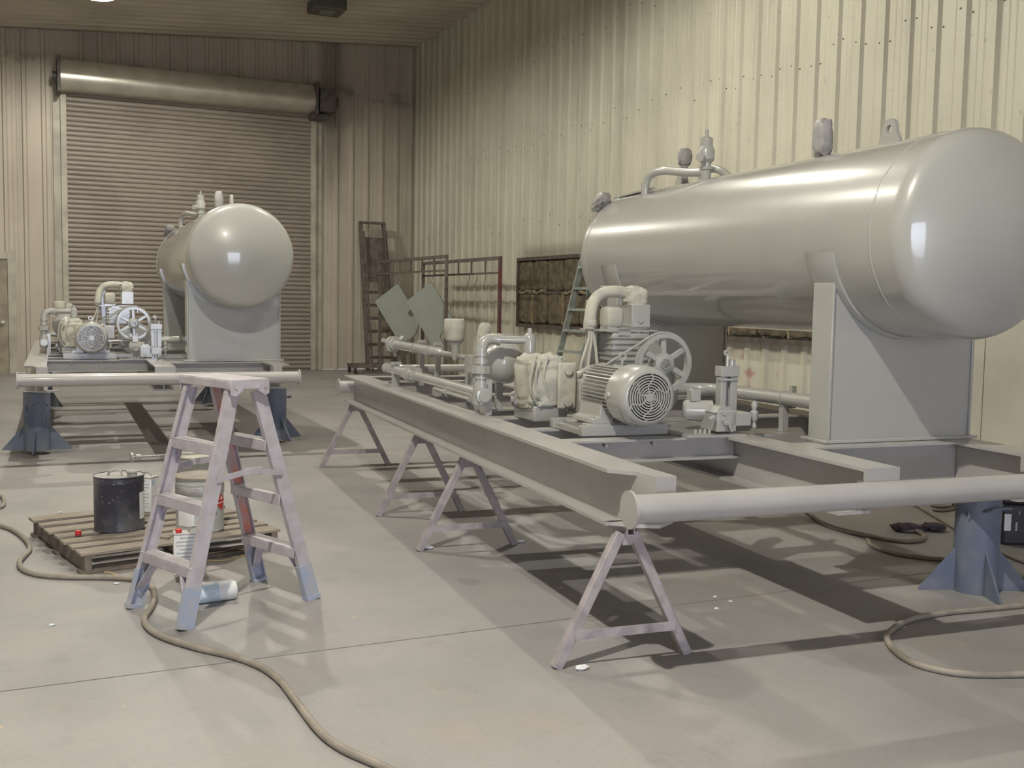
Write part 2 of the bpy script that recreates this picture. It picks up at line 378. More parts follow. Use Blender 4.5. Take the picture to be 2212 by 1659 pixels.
struct('wall_front', mb, 'wall_plain', 'wall with an open doorway to daylight')
struct('yard', MB().box(-30, 30, -40, YF-0.2, -0.25, -0.05), 'pale_concrete', 'pale concrete yard outside the doorway')

# roller door
dr = struct('door_1', MB().box(0.84, 5.92, YB-0.04, YB-0.02, 0, 5.75), 'trim_metal', 'tall brown roller shutter door under a galvanised hood')
SP = 0.0965
pr = [(0, 0), (0.012, 0.018), (0.03, 0.03), (0.055, 0.034), (0.075, 0.026), (0.09, 0.008), (SP, 0)]
mb = MB(); mb.prism([(-d, z) for z, d in pr]+[(0.012, SP), (0.012, 0)], (0, 0, 0), (0,1,0), (0,0,1), (4.98, 0, 0)); slat_me = mb.mesh('slat', 'slat', sharp=60)
for k in range(59): link(slat_me, 'slat', dr, (0.885, YB-0.06, 0.02+k*SP))
for xx in (0.80, 5.85): MB().box(xx, xx+0.11, YB-0.14, YB-0.03, 0, 5.62).build('guide_rail', 'trim_metal', dr, bev=0.004)
for xx in (0.66, 5.96): MB().box(xx, xx+0.14, YB-0.06, YB-0.005, 0, 5.75).build('jamb_trim', 'trim_metal', dr, bev=0.004)
hp = []
for k in range(13):
    a = R(-90+105*k/12); hp.append((-0.36-0.24*math.cos(a), 5.83+0.25*math.sin(a)))
poly = [(0, 5.58)]+hp+[(-0.435, 6.16), (0, 6.16)]
hd = MB().prism(poly, (0.80, YB, 0), (0,1,0), (0,0,1), (5.03, 0, 0)).build('hood', 'galv', dr, sharp=30)
for xx in (0.74, 5.83): MB().box(xx, xx+0.06, YB-0.62, YB, 5.52, 6.20).build('hood_bracket', 'operator', dr, bev=0.006)
MB().cyl((0.66, YB-0.36, 5.84), (0.74, YB-0.36, 5.84), 0.09).build('axle_end', 'operator', dr)
op = MB().box(5.92, 6.28, YB-0.62, YB-0.15, 5.60, 6.10).build('operator_box', 'operator', dr, bev=0.02)
MB().cyl((6.28, YB-0.38, 5.85), (6.36, YB-0.38, 5.85), 0.13).build('gear_wheel', 'operator', op)
MB().box(5.80, 6.10, YB-0.5, YB-0.1, 5.46, 5.56).build('motor_shelf', 'operator', dr, bev=0.004)
# personnel door
d2 = struct('door_2', MB().box(-1.28, -0.20, YB-0.075, YB-0.035, 0.0, 2.26), 'door_leaf', 'grimy steel personnel door left of the roller door')
for a in (MB().box(-0.20, -0.05, YB-0.11, YB, 0, 2.40), MB().box(-1.43, -1.28, YB-0.11, YB, 0, 2.40), MB().box(-1.28, -0.20, YB-0.11, YB, 2.26, 2.40)): a.build('door_frame', 'trim_metal', d2, bev=0.004)
MB().cyl((-0.30, YB-0.075, 1.02), (-0.30, YB-0.14, 1.02), 0.03).build('door_knob', 'galv', d2)
# flat sheet on the lower side wall
fs_ = MB().box(XR-0.05, XR-0.034, 2.6, 7.02, 0, 1.95).build('flat_sheet', 'sheet_flat', wr)
MB().box(XR-0.052, XR-0.034, 7.03, 7.45, 0, 1.95).build('flat_sheet', 'sheet_flat', wr)

# ------------------------------------------------------------------ ceiling lamps
def high_bay(name, x, y, z, label, age=''):
    zt = zc(x)-0.055
    t_ = thing(name, label, 'lamp', (x, y, z), group='high bay lamps')
    MB().cyl((x, y, z+0.31), (x, y, zt), 0.015, n=8).build('drop_rod', 'lamp_housing', t_)
    MB().lathe([(0.09, 0), (0.10, 0.02), (0.10, 0.14), (0.05, 0.17)], (x, y, z+0.15), (0,0,1), 20).build('ballast_housing', 'lamp_housing', t_)
    MB().lathe([(0.275, 0), (0.27, 0.02), (0.22, 0.11), (0.11, 0.18), (0.0, 0.19), (0.0, 0.18), (0.10, 0.172), (0.21, 0.10), (0.26, 0.02), (0.268, 0), (0.275, 0)], (x, y, z), (0,0,1), 36).build('bell_reflector', 'enamel', t_)
    MB().lathe([(0.065*math.sin(R(15*k)), 0.046-0.042*math.cos(R(15*k))) for k in range(13)], (x, y, z), (0,0,1), 24).build('bulb', 'bulb_lit'+age, t_)
    MB().cyl((x, y, z+0.085), (x, y, z+0.185), 0.03, n=14).build('lamp_socket', 'lamp_housing', t_)
high_bay('high_bay_lamp_offscreen', -0.2, 2.0, 6.35, 'lit round high bay lamp over the foreground floor', 'bright')
high_bay('high_bay_lamp_offscreen', 0.95, 10.5, 6.4, 'lit round high bay lamp over the front of the far skid')
high_bay('high_bay_lamp', 1.22, 18.55, 6.38, 'lit round high bay lamp in front of the roller door')
high_bay('high_bay_lamp_offscreen', 4.65, 10.3, 6.5, 'lit round high bay lamp over the near tank beside the ribbed side wall', 'aged')
t_ = thing('box_lamp', 'dark unlit rectangular lamp fixed to the ceiling', 'lamp', (5.25, 19.5, zc(5.25)-0.26))
zz = zc(5.25)-0.26
MB().box(4.95, 5.55, 19.2, 19.8, zz, zz+0.20).build('lamp_body', 'lamp_housing', t_, bev=0.02)
MB().box(5.12, 5.38, 19.36, 19.64, zz-0.012, zz).build('lens', 'lens_off', t_, bev=0.004)
MB().box(5.15, 5.35, 19.4, 19.6, zz+0.20, zz+0.25).build('mounting_bracket', 'lamp_housing', t_)

# ------------------------------------------------------------------ skid packages
G1 = R(4.63)
F1 = Frame(Matrix.Rotation(-G1, 3, 'Z') @ Vector((2.1, 3.85, 0)), -G1)
F2 = Frame((0.117, 10.65, 0.04), -0.03)
BX = (0.0, 1.155, 2.30)
ZB, ZT = 0.62, 0.872
def ibeam(mb, p0, p1, w=0.2, z0=ZB, z1=ZT, ft=0.016, wt=0.012):
    p0, p1 = Vector(p0), Vector(p1); d = p1-p0; u = Vector((0,0,1)).cross(d).normalized(); a, c_ = w/2, wt/2
    poly = [(-a, z0), (a, z0), (a, z0+ft), (c_, z0+ft), (c_, z1-ft), (a, z1-ft), (a, z1), (-a, z1), (-a, z1-ft), (-c_, z1-ft), (-c_, z0+ft), (-a, z0+ft)]
    return mb.prism(poly, p0, u, (0,0,1), d)
def torisph(a, rc, rk):
    """dished tank head: (radius, height) from the pole to the rim"""
    t0 = math.asin((a-rk)/(rc-rk)); h = rc-math.sqrt((rc-rk)**2-(a-rk)**2)
    out = [(rc*math.sin(t0*k/12), h-rc+rc*math.cos(t0*k/12)) for k in range(12)]
    for k in range(13):
        g_ = t0+(math.pi/2-t0)*k/12; out.append((a-rk+rk*math.sin(g_), rk*math.cos(g_)))
    return out
def skid(fr, which):
    sk = thing('steel_skid', 'grey I-beam skid frame '+which, 'skid', (1.15, 3.0, ZB), fr, 'equipment skids')
    P = 'paint_frame'
    # long beams, each with a trimmed nose over the end pipe
    mb = MB(); ibeam(mb, (0, 0.27, 0), (0, 6.03, 0))
    mb.prism([(-0.10, 0.27), (-0.005, 0.162), (0.012, 0.03), (0.11, 0.03), (0.10, 0.27)], (0, 0, ZT-0.016), (1,0,0), (0,1,0), (0,0,0.016))
    mb.prism([(-0.10, 0.29), (0.012, 0.19), (0.105, 0.15), (0.22, 0.24), (0.22, 0.29)], (0, 0, ZB), (1,0,0), (0,1,0), (0,0,0.016))
    mb.box(0.012, 0.11, 0.03, 0.045, 0.78, ZT-0.016); mb.bar((-0.004, 0.17, 0.80), (0.016, 0.032, 0.80), 0.008, 0.112)
    mb.box(0.098, 0.11, 0.045, 0.27, 0.78, ZT-0.016)
    mb.prism([(0.27, ZB+0.016), (0.27, ZT-0.016), (0.165, ZT-0.016), (0.165, 0.74), (0.19, ZB+0.016)], (-0.006, 0, 0), (0,1,0), (0,0,1), (0.012,0,0))
    mb.build('long_beam', P, sk)
    mb = MB(); ibeam(mb, (BX[1], 0.17, 0), (BX[1], 6.03, 0), 0.19); mb.box(BX[1]-0.095, BX[1]+0.095, 0.0, 0.17, ZT-0.016, ZT).box(BX[1]-0.006, BX[1]+0.006, 0.0, 0.17, 0.79, ZT-0.016)
    mb.box(BX[1]-0.095, BX[1]+0.095, -0.015, 0.0, 0.79, ZT); mb.build('long_beam', P, sk)
    mb = MB(); ibeam(mb, (BX[2], 0.20, 0), (BX[2], 6.03, 0))
    mb.prism([(-0.10, 0.03), (-0.012, 0.03), (0.10, 0.2), (-0.10, 0.2)], (BX[2], 0, ZT-0.016), (1,0,0), (0,1,0), (0,0,0.016))
    mb.box(BX[2]-0.10, BX[2]-0.01, 0.03, 0.045, 0.78, ZT-0.016); mb.box(BX[2]-0.10, BX[2]-0.088, 0.045, 0.2, 0.78, ZT-0.016)
    mb.build('long_beam', P, sk)
    for (a, b_, y_, w, d) in ((0, 1, 1.21, 0.12, .125), (0, 1, 1.72, 0.10, .1), (0, 1, 2.34, 0.12, .16), (0, 1, 2.75, 0.09, .1), (0, 1, 3.92, 0.12, .2), (0, 1, 5.28, 0.10, .2), (0, 1, 5.86, 0.10, .2),
                              (1, 2, 0.74, 0.19, .25), (1, 2, 2.1, 0.12, .2), (1, 2, 3.42, 0.19, .25), (1, 2, 5.0, 0.12, .2), (1, 2, 5.86, 0.10, .2)):
        mb = MB(); ibeam(mb, (BX[a]+0.012, y_, 0), (BX[b_]-0.012, y_, 0), w, ZT-d, ZT-0.002, 0.011, 0.009); mb.build('cross_beam', P, sk)
    for y_ in (-0.045, 6.08):
        x0, x1 = -0.14, 2.44
        ep = MB().cyl((x0, y_, 0.755), (x1, y_, 0.755), 0.060, n=32).build('end_pipe', P, sk)
        for xx in (x0-0.012, x1): MB().cyl((xx, y_, 0.755), (xx+0.012, y_, 0.755), 0.080, n=32).build('end_plate', P, ep)
    for xx in (0.33, 0.62): # bolts through the front cross beam
        MB().cyl((xx, 1.172, 0.835), (xx, 1.172, 0.858), 0.015, n=6).build('bolt', P, sk)

    # storage tank
    S0, Z0, RT = 1.93, 1.975, 0.53
    tk = thing('storage_tank', 'glossy grey horizontal pressure tank on saddles '+which, 'tank', (S0, 2.1, ZT), fr, 'storage tanks')
    T1, T2, RC, RK = 0.31, 3.92, 1.10, 0.11
    hd_ = torisph(RT, RC, RK); HD = hd_[0][1]
    prof = [(r_, T1-h_) for r_, h_ in hd_]+[(RT, T1+0.5), (RT, 2.0), (RT, T2-0.5)]+[(r_, T2+h_) for r_, h_ in hd_[::-1]]
    sh = MB().lathe(prof, (S0, 0, Z0), (0,1,0), 96).build('shell', 'paint', tk, sharp=60)
    for yy in (0.455, T2-0.06): MB().lathe([(RT-0.01, -0.012), (RT+0.0015, -0.007), (RT+0.004, 0), (RT+0.0015, 0.007), (RT-0.01, 0.012)], (S0, yy, Z0), (0,1,0), 96).build('weld_seam', 'paint', sh, sharp=80)
    for y0 in (0.78, 3.36):
        arc = [(S0+(RT+0.015)*math.cos(R(a)), Z0+(RT+0.015)*math.sin(R(a))) for a in range(-152, -27, 4)]
        poly = [(S0-0.48, 0.888)]+[(S0-0.48, 1.725)]+arc+[(S0+0.48, 1.725), (S0+0.48, 0.888)]
        sd = MB().prism(poly, (0, y0, 0), (1,0,0), (0,0,1), (0,0.018,0)).build('saddle', 'paint', tk)
        for xx in (S0-0.488, S0+0.472): MB().box(xx, xx+0.016, y0-0.012, y0+0.16, 0.888, 1.73).build('stiffener', 'paint', sd, bev=0.004)
        for xx in (S0-0.16, S0+0.16): MB().box(xx-0.008, xx+0.008, y0+0.018, y0+0.15, 0.888, Z0-RT*0.96).build('rib_plate', 'paint', sd)
        MB().box(S0-0.52, S0+0.52, y0-0.035, y0+0.19, ZT, 0.889).build('base_plate', 'paint', sd, bev=0.003)
        MB().lathe([(RT+0.001, 0), (RT+0.014, 0), (RT+0.016, 0.003), (RT+0.016, 0.237), (RT+0.014, 0.24), (RT+0.001, 0.24), (RT+0.001, 0)], (S0, y0-0.055, Z0), (0,1,0), 40, (9, 171)).build('wear_pad', 'paint', sd)
    for yy in (0.963, 3.28):
        h = 0.155; pl_ = []
        pl_ = [(-0.10, -0.04), (0.10, -0.04), (0.095, 0.0), (0.055, 0.075)]+[(0.055*math.cos(R(a)), 0.09+0.055*math.sin(R(a))) for a in range(0, 181, 20)]+[(-0.055, 0.075), (-0.095, 0.0)]
        lug = MB(); o_ = Vector((S0-0.012, yy, Z0+RT)); n_ = len(pl_); hole = [(0.024*math.cos(R(360*k/n_+20)), 0.085+0.026*math.sin(R(360*k/n_+20))) for k in range(n_)]
        # plate with a lifting hole: outer and inner loops bridged
        outer = pl_; ang = [math.atan2(b2-0.085, a2) for a2, b2 in outer]
        hole = [(0.024*math.cos(g_), 0.085+0.024*math.sin(g_)) for g_ in ang]
        vs = []
        for xx in (0, 0.024):
            vs += [o_+Vector((xx, a2, b2)) for a2, b2 in outer]+[o_+Vector((xx, a2, b2)) for a2, b2 in hole]
        fs = []
        for i in range(n_):
            j = (i+1) % n_
            fs += [(i, n_+i, n_+j, j), (2*n_+i, 2*n_+j, 3*n_+j, 3*n_+i), (i, j, 2*n_+j, 2*n_+i), (n_+j, n_+i, 3*n_+i, 3*n_+j)]
        lug.add(vs, fs); lug.build('lifting_lug', 'paint', tk)
    TZ = Z0+RT
    rv = MB().lathe([(0.035, -0.05), (0.035, 0.06), (0.045, 0.065), (0.045, 0.085), (0.035, 0.09), (0.036, 0.11), (0.058, 0.135), (0.06, 0.20), (0.048, 0.225), (0.043, 0.23), (0.043, 0.285), (0.028, 0.295), (0.012, 0.30), (0.012, 0.345), (0.0, 0.345)], (1.83, 2.76, TZ-0.01), (0,0,1), 20).build('relief_valve', 'paint', tk)
    MB().cyl((1.81, 2.76, TZ+0.13), (1.74, 2.70, TZ+0.13), 0.03, n=12).build('valve_outlet', 'paint', rv)
    MB().blob((1.87, 1.487, TZ+0.105), (0.05, 0.058, 0.115), 3.2, 0.16, 2.6, seed=3).build('taped_stub', 'tape_dark', tk)
    MB().tube([(1.66, 3.36, TZ-0.10), (1.66, 3.35, TZ+0.0), (1.675, 3.30, TZ+0.065), (1.71, 3.18, TZ+0.085), (1.75, 3.06, TZ+0.07), (1.79, 2.92, TZ+0.05), (1.83, 2.78, TZ+0.04)], 0.030, 14).build('elbow_pipe', 'paint', tk)
    MB().tube([(1.95, 3.05, TZ-0.03), (1.95, 2.95, TZ+0.07), (1.95, 2.80, TZ+0.07), (1.95, 2.6, TZ-0.02)], 0.028, 12).build('return_pipe', 'paint', tk)
    MB().blob((1.86, 3.12, TZ+0.19), (0.05, 0.045, 0.065), 3, 0.18, 2.6, seed=5).cyl((1.86, 3.12, TZ-0.02), (1.86, 3.12, TZ+0.15), 0.026, n=10).build('taped_valve', 'tape_dark', tk)
    MB().bar((1.70, 3.3, TZ-0.03), (1.70, 3.95, TZ-0.05), 0.03, 0.014).cyl((1.70, 3.4, TZ-0.06), (1.70, 3.4, TZ-0.03), 0.012, n=8).cyl((1.70, 3.9, TZ-0.07), (1.70, 3.9, TZ-0.04), 0.012, n=8).build('top_rail', 'paint', tk)
    MB().blob((1.572, 3.95, Z0+0.44), (0.095, 0.06, 0.05), 3, 0.2, 2.8, seed=9, ex=(0.2, -0.75, 0.62), ez=(0, 0.62, 0.78)).build('taped_nozzle', 'tape_dark', tk)

    # electric motor on its slide base
    MC = Vector((0.525, 0, 1.105))
    mo = thing('electric_motor', 'grey finned electric motor with slotted fan cover '+which, 'motor', (0.525, 1.5, ZT), fr, 'electric motors')
    P = 'paint'
    MB().lathe([(0.0, 1.26), (0.135, 1.26), (0.135, 1.66), (0.12, 1.685), (0.06, 1.705), (0.06, 1.73), (0.0, 1.73)], (MC.x, 0, MC.z), (0,1,0), 40).build('frame', P, mo)
    mb = MB()
    for k in range(44):
        a = R(360*k/44)
        if math.sin(a) < -0.72: continue
        if 70 < 360*k/44 < 110: continue
        d = Vector((math.cos(a), 0, math.sin(a))); c_ = MC+d*0.142+Vector((0, 1.455, 0))
        mb.obox(c_, (0.024, 0.36, 0.006), d, Vector((0,1,0)).cross(d))
    mb.build('cooling_fins', P, mo, kind='stuff')
    fc = MB().lathe([(0.128, 1.066), (0.142, 1.068), (0.156, 1.085), (0.164, 1.12), (0.167, 1.18), (0.167, 1.262), (0.163, 1.262), (0.163, 1.18), (0.158, 1.12), (0.150, 1.09), (0.138, 1.074), (0.128, 1.072), (0.128, 1.066)], (MC.x, 0, MC.z), (0,1,0), 48).build('fan_cover', P, mo, sharp=50)
    mb = MB()
    for k in range(8):
        r_ = 0.032+k*0.0140; mb.ring((MC.x, 1.064, MC.z), (0,1,0), r_-0.0036, r_+0.0036, 0.008, 40)
    mb.cyl((MC.x, 1.062, MC.z), (MC.x, 1.074, MC.z), 0.024, n=20)
    for k in range(6):
        a0 = R(60*k+90); pts = []
        for j in range(9):
            r_ = 0.018+0.114*j/8; a = a0+0.30*math.sin(j/8*2*math.pi)*(1 if k % 2 else 0.6)
            pts.append((MC.x+r_*math.cos(a), 1.067, MC.z+r_*math.sin(a)))
        mb.tube(pts, 0.0045, 6, 2)
    mb.build('grille', P, fc, sharp=60)
    fan = MB().cyl((MC.x, 1.12, MC.z), (MC.x, 1.20, MC.z), 0.04, n=20).cyl((MC.x, 1.20, MC.z), (MC.x, 1.208, MC.z), 0.14, n=32)
    for k in range(8):
        a = R(45*k+10); d = Vector((math.cos(a), 0, math.sin(a))); fan.obox(Vector((MC.x, 1.165, MC.z))+d*0.088, (0.10, 0.004, 0.075), d, (0,1,0))
    fan.build('cooling_fan', 'fan_plastic', fc)
    for xx in (-1, 1):
        MB().prism([(0.07, -0.125), (0.135, -0.04), (0.15, -0.135), (0.19, -0.145), (0.19, -0.172), (0.07, -0.172)], (MC.x, 1.36, MC.z), (xx,0,0), (0,0,1), (0,0.28,0)).build('foot', P, mo, bev=0.004)
    MB().ring((MC.x, 1.393, MC.z+0.20), (0,1,0), 0.014, 0.024, 0.012, 16).cyl((MC.x, 1.40, MC.z+0.14), (MC.x, 1.40, MC.z+0.18), 0.009, n=8).build('eyebolt', P, mo)
    MB().cyl((MC.x-0.175, 1.235, MC.z), (MC.x-0.158, 1.235, MC.z), 0.022, n=6).build('cover_screw', P, mo)
    MB().box(MC.x+0.13, MC.x+0.24, 1.38, 1.54, MC.z-0.02, MC.z+0.12).build('terminal_box', P, mo, bev=0.008)
    pu = MB().lathe([(0.03, 1.73), (0.07, 1.74), (0.055, 1.755), (0.07, 1.77), (0.055, 1.785), (0.07, 1.80), (0.0, 1.80)], (MC.x, 0, MC.z), (0,1,0), 24).build('pulley', P, mo)
    sb = MB()
    for xx in (0.262, 0.728): sb.box(xx, xx+0.045, 1.33, 1.80, ZT, ZT+0.035)
    sb.box(0.25, 0.78, 1.315, 1.365, ZT, ZT+0.058); sb.box(0.25, 0.78, 1.72, 1.77, ZT, ZT+0.058)
    sb.box(0.30, 0.74, 1.36, 1.43, ZT+0.045, ZT+0.062); sb.box(0.30, 0.74, 1.58, 1.65, ZT+0.045, ZT+0.062)
    sb.build('slide_base', P, mo, bev=0.003)
    for xx in (0.35, 0.70): MB().cyl((xx, 1.40, 0.93), (xx, 1.40, 0.975), 0.014, n=6).build('foot_bolt', P, mo)

    # compressor with spoked flywheel
    FC = Vector((0.98, 1.755, 1.243)); RF = 0.182
    co = thing('gas_compressor', 'grey belt-driven compressor with spoked flywheel '+which, 'compressor', (0.95, 2.0, ZT), fr, 'gas compressors')
    fw = MB().lathe([(RF-0.028, -0.022), (RF, -0.022), (RF, -0.008), (RF-0.006, 0), (RF, 0.008), (RF, 0.022), (RF-0.028, 0.022), (RF-0.028, -0.022)], FC, (0,1,0), 48).build('flywheel', P, co)
    MB().lathe([(0.0, -0.035), (0.035, -0.035), (0.04, -0.025), (0.062, -0.02), (0.062, 0.03), (0.0, 0.03)], FC, (0,1,0), 28).build('hub', P, fw)
    for k in range(6):
        a = R(60*k+32); d = Vector((math.cos(a), 0, math.sin(a)))
        MB().obox(FC+d*0.107, (0.10, 0.02, 0.033), d, (0,1,0) if False else Vector((0,1,0)).cross(d)).build('spoke', P, fw, bev=0.004)
    # belt round both pulleys
    A, B = FC, Vector((MC.x, 1.77, MC.z)); ra, rb = RF+0.004, 0.073
    d = (B-A); L = d.length; th = math.atan2(d.z, d.x); ph = math.acos((ra-rb)/L); pts = []
    for k in range(17): g_ = th+ph+(2*math.pi-2*ph)*k/16; pts.append((A.x+ra*math.cos(g_), 1.757, A.z+ra*math.sin(g_)))
    for k in range(9): g_ = th-ph+2*ph*k/8; pts.append((B.x+rb*math.cos(g_), 1.767, B.z+rb*math.sin(g_)))
    MB().tube(pts, 0.0075, 6, closed=True, smooth=False).build('drive_belt', P, co)
    cc = MB().lathe([(0.0, 1.90), (0.10, 1.90), (0.165, 1.915), (0.185, 1.94), (0.185, 2.12), (0.16, 2.15), (0.0, 2.15)], (1.01, 0, 1.06), (0,1,0), 40).build('crankcase', P, co)
    MB().box(0.80, 1.20, 1.84, 2.16, ZT, ZT+0.03).build('mounting_foot', P, co, bev=0.004)
    MB().cyl((0.98, 1.72, 1.243), (0.98, 1.9, 1.243), 0.03).build('shaft', P, co)
    cy = MB().box(0.72, 0.98, 1.93, 2.16, 1.22, 1.42).build('cylinder_block', P, co, bev=0.015)
    for k in range(5): MB().box(0.71, 0.99, 1.92, 2.17, 1.25+k*0.034, 1.258+k*0.034).build('fin', P, cy)
    MB().box(0.655, 0.71, 2.12, 2.20, 0.95, 1.62).build('back_plate', P, co, bev=0.006)
    sf = MB().box(0.63, 1.04, 1.93, 2.22, 1.428, 1.440).build('shelf', P, co)
    MB().box(0.76, 0.84, 1.93, 1.942, 1.385, 1.44).build('shelf_tab', P, sf)
    MB().box(1.028, 1.04, 1.93, 1.96, 1.36, 1.44).build('shelf_leg', P, sf)
    for xx in (0.87, 0.93, 0.99): MB().cyl((xx, 1.95, 1.405), (xx, 1.95, 1.43), 0.008, n=6).build('shelf_bolt', P, sf)
    bx = MB().box(0.868, 0.998, 1.97, 2.20, 1.452, 1.595).build('control_box', P, co, bev=0.006)
    MB().cyl((0.928, 1.97, 1.50), (0.928, 1.962, 1.50), 0.02, n=20).build('knockout', P, bx)
    MB().blob((0.745, 2.0, 1.51), (0.058, 0.07, 0.068), 5, 0.05, 2.5, seed=11).build('taped_box', 'paper', co)
    MB().box(0.69, 0.80, 1.94, 2.05, 1.44, 1.455).build('box_foot', P, co)
    MB().tube([(0.617, 2.05, 1.44), (0.62, 2.05, 1.50), (0.645, 2.06, 1.60), (0.70, 2.06, 1.655), (0.78, 2.06, 1.672), (0.86, 2.06, 1.665), (0.93, 2.06, 1.64), (0.96, 2.06, 1.59)], 0.037, 12).build('hose_cover', 'paper', co)
    MB().blob((0.925, 2.05, 1.635), (0.075, 0.075, 0.07), 3, 0.18, 2.4, seed=14).build('paper_wrap', 'paper', co)
    MB().blob((0.622, 2.05, 1.475), (0.038, 0.042, 0.035), 2.6, 0.12, 3, seed=17).build('tape_band', 'paper', co)
    MB().ring((0.755, 2.13, 1.685), (0,0,1), 0.018, 0.035, 0.008, 18).ring((0.755, 2.13, 1.70), (0,0,1), 0.018, 0.035, 0.008, 18).cyl((0.755, 2.13, 1.66), (0.755, 2.13, 1.70), 0.018, n=12).build('flange_stub', P, co)
    for k, (xe, ze) in enumerate(((0.545, 1.215), (0.59, 1.19), (0.655, 1.20))):
        MB().tube([(0.612+0.012*k, 2.04, 1.45), (0.608+0.018*k, 2.03, 1.38), ((0.612+xe)/2+0.01*k, 2.02, 1.30), (xe, 2.0, ze), (xe-0.01, 1.99, 1.12)], 0.010, 8).build('thin_hose', 'paper', co)
    MB().tube([(0.69, 1.97, 1.215), (0.60, 1.97, 1.20), (0.52, 1.98, 1.16), (0.49, 2.0, 1.10)], 0.022, 10).build('suction_bend', P, co)
    MB().box(0.50, 0.72, 1.9, 2.12, 0.92, 1.14).build('head_block', P, co, bev=0.02)
    MB().box(0.52, 0.56, 1.95, 2.05, ZT, 0.93).build('block_leg', P, co); MB().box(0.66, 0.70, 1.95, 2.05, ZT, 0.93).build('block_leg', P, co)

    # pump wrapped in masking paper
    wp = thing('wrapped_pump', 'pump wrapped in crumpled masking paper '+which, 'pump', (0.36, 2.15, ZT), fr, 'paper wrapped pumps')
    MB().box(0.24, 0.46, 2.0, 2.35, ZT, 0.97).build('pedestal', P, wp, bev=0.01)
    MB().blob((0.345, 2.16, 1.105), (0.128, 0.175, 0.168), 5.5, 0.13, 3.4, 64, 44, seed=22).build('paper_wrap', 'paper', wp, sharp=60)
    ec = MB().box(0.375, 0.495, 1.945, 1.975, 0.955, 1.235).build('end_cover', 'paper', wp, bev=0.012)
    for zz_ in (1.0, 1.19): MB().cyl((0.435, 1.945, zz_), (0.435, 1.93, zz_), 0.028, n=16).build('cap', 'paper', ec)
    for j, (dx_, dz_) in enumerate(((-0.06, 0.05), (-0.03, -0.03), (0.02, 0.06))):
        MB().tube([(0.30+dx_, 1.985, 1.26+dz_*0.3), (0.27+dx_, 1.98, 1.16), (0.29+dx_*1.3, 1.985, 1.06), (0.33+dx_, 2.0, 0.97)], 0.008, 6).build('paper_fold', 'paper', wp)
    MB().blob((0.262, 2.28, 0.99), (0.06, 0.07, 0.06), 2.6, 0.3, 3.2, seed=25).build('tape_bundle', 'tape_dark', wp)

    # vapour trap and the suction piping round it
    tr = thing('vapour_trap', 'round grey trap vessel with domed end '+which, 'vessel', (0.282, 2.75, ZT), fr, 'trap vessels')
    prof = [(0.142*math.sin(R(9*k)), 2.63-0.11*math.cos(R(9*k))) for k in range(11)]+[(0.142, 2.72)]+[(0.142*math.cos(R(9*k)), 2.72+0.10*math.sin(R(9*k))) for k in range(11)]
    MB().lathe(prof, (0.282, 0, 1.197), (0,1,0), 40).build('vessel_shell', P, tr, sharp=60)
    MB().box(0.26, 0.305, 2.73, 2.77, ZT, 1.10).build('bracket', P, tr)
    MB().box(0.21, 0.40, 2.69, 2.81, ZT-0.002, ZT+0.012).build('foot_plate', P, tr)
    MB().tube([(0.23, 2.76, 1.30), (0.23, 2.76, 1.375), (0.39, 2.76, 1.375), (0.39, 2.76, 1.28)], 0.006, 6, smooth=False).build('wire_guard', P, tr)
    MB().box(0.17, 0.26, 3.02, 3.16, 1.10, 1.225).box(0.20, 0.23, 3.06, 3.12, ZT, 1.10).build('switch_box', P, tr, bev=0.006)
    pw = thing('suction_pipework', 'grey suction pipe loop with union nut and plugged tee '+which, 'pipework', (0.06, 2.47, ZT), fr, 'suction pipework')
    rp = MB().tube([(0.058, 2.47, 0.99), (0.058, 2.47, 1.25), (0.062, 2.47, 1.30), (0.085, 2.475, 1.343), (0.13, 2.478, 1.358), (0.175, 2.472, 1.356)], 0.036, 16).build('riser_pipe', P, pw)
    MB().lathe([(0.05, 0), (0.062, 0.004), (0.062, 0.05), (0.05, 0.054)], (0.058, 2.47, 1.135), (0,0,1), 8).build('union_nut', P, rp)
    for zz_ in (1.07, 1.105, 1.20, 1.25): MB().cyl((0.058, 2.47, zz_), (0.058, 2.47, zz_+0.02), 0.043, n=18).build('collar', P, rp)
    MB().cyl((0.16, 2.475, 1.356), (0.375, 2.435, 1.352), 0.027, n=14).cyl((0.165, 2.474, 1.356), (0.185, 2.470, 1.355), 0.040, n=16).build('crossover_pipe', P, pw)
    MB().lathe([(0.025, 1.19), (0.025, 1.245), (0.040, 1.25), (0.040, 1.36), (0.034, 1.385), (0.022, 1.395), (0.016, 1.40), (0.016, 1.43), (0.0, 1.432)], (0.375, 2.435, 0), (0,0,1), 18).cyl((0.375, 2.435, 1.19), (0.44, 2.27, 1.17), 0.024, n=12).build('relief_valve', P, pw)
    te = MB().cyl((0.058, 2.47, 0.94), (0.058, 2.47, 1.07), 0.05, n=20).cyl((0.058, 2.52, 1.005), (0.058, 2.42, 1.0), 0.046, n=20).build('tee', P, pw)
    MB().lathe([(0.046, 0), (0.050, 0.004), (0.050, 0.03), (0.038, 0.032), (0.038, 0.044), (0.0, 0.044)], (0.058, 2.425, 1.0), (0,-1,0), 24).build('plug', P, te)
    MB().box(0.085, 0.125, 2.44, 2.56, ZT, 1.10).build('support_plate', P, pw)
    hp_ = MB().cyl((0.058, 2.5, 1.01), (0.058, 4.95, 1.01), 0.036, n=18).build('header_pipe', P, pw)
    for yy, r_ in ((4.20, 0.06), (4.30, 0.045), (4.15, 0.052)): MB().cyl((0.058, yy, 1.01), (0.058, yy+0.03, 1.01), r_, n=20).build('flange', P, hp_)
    MB().cyl((0.058, 4.22, 1.01), (0.058, 4.02, 1.01), 0.045, n=18).box(0.03, 0.09, 3.98, 4.10, 1.01, 1.07).build('valve_body', P, hp_)
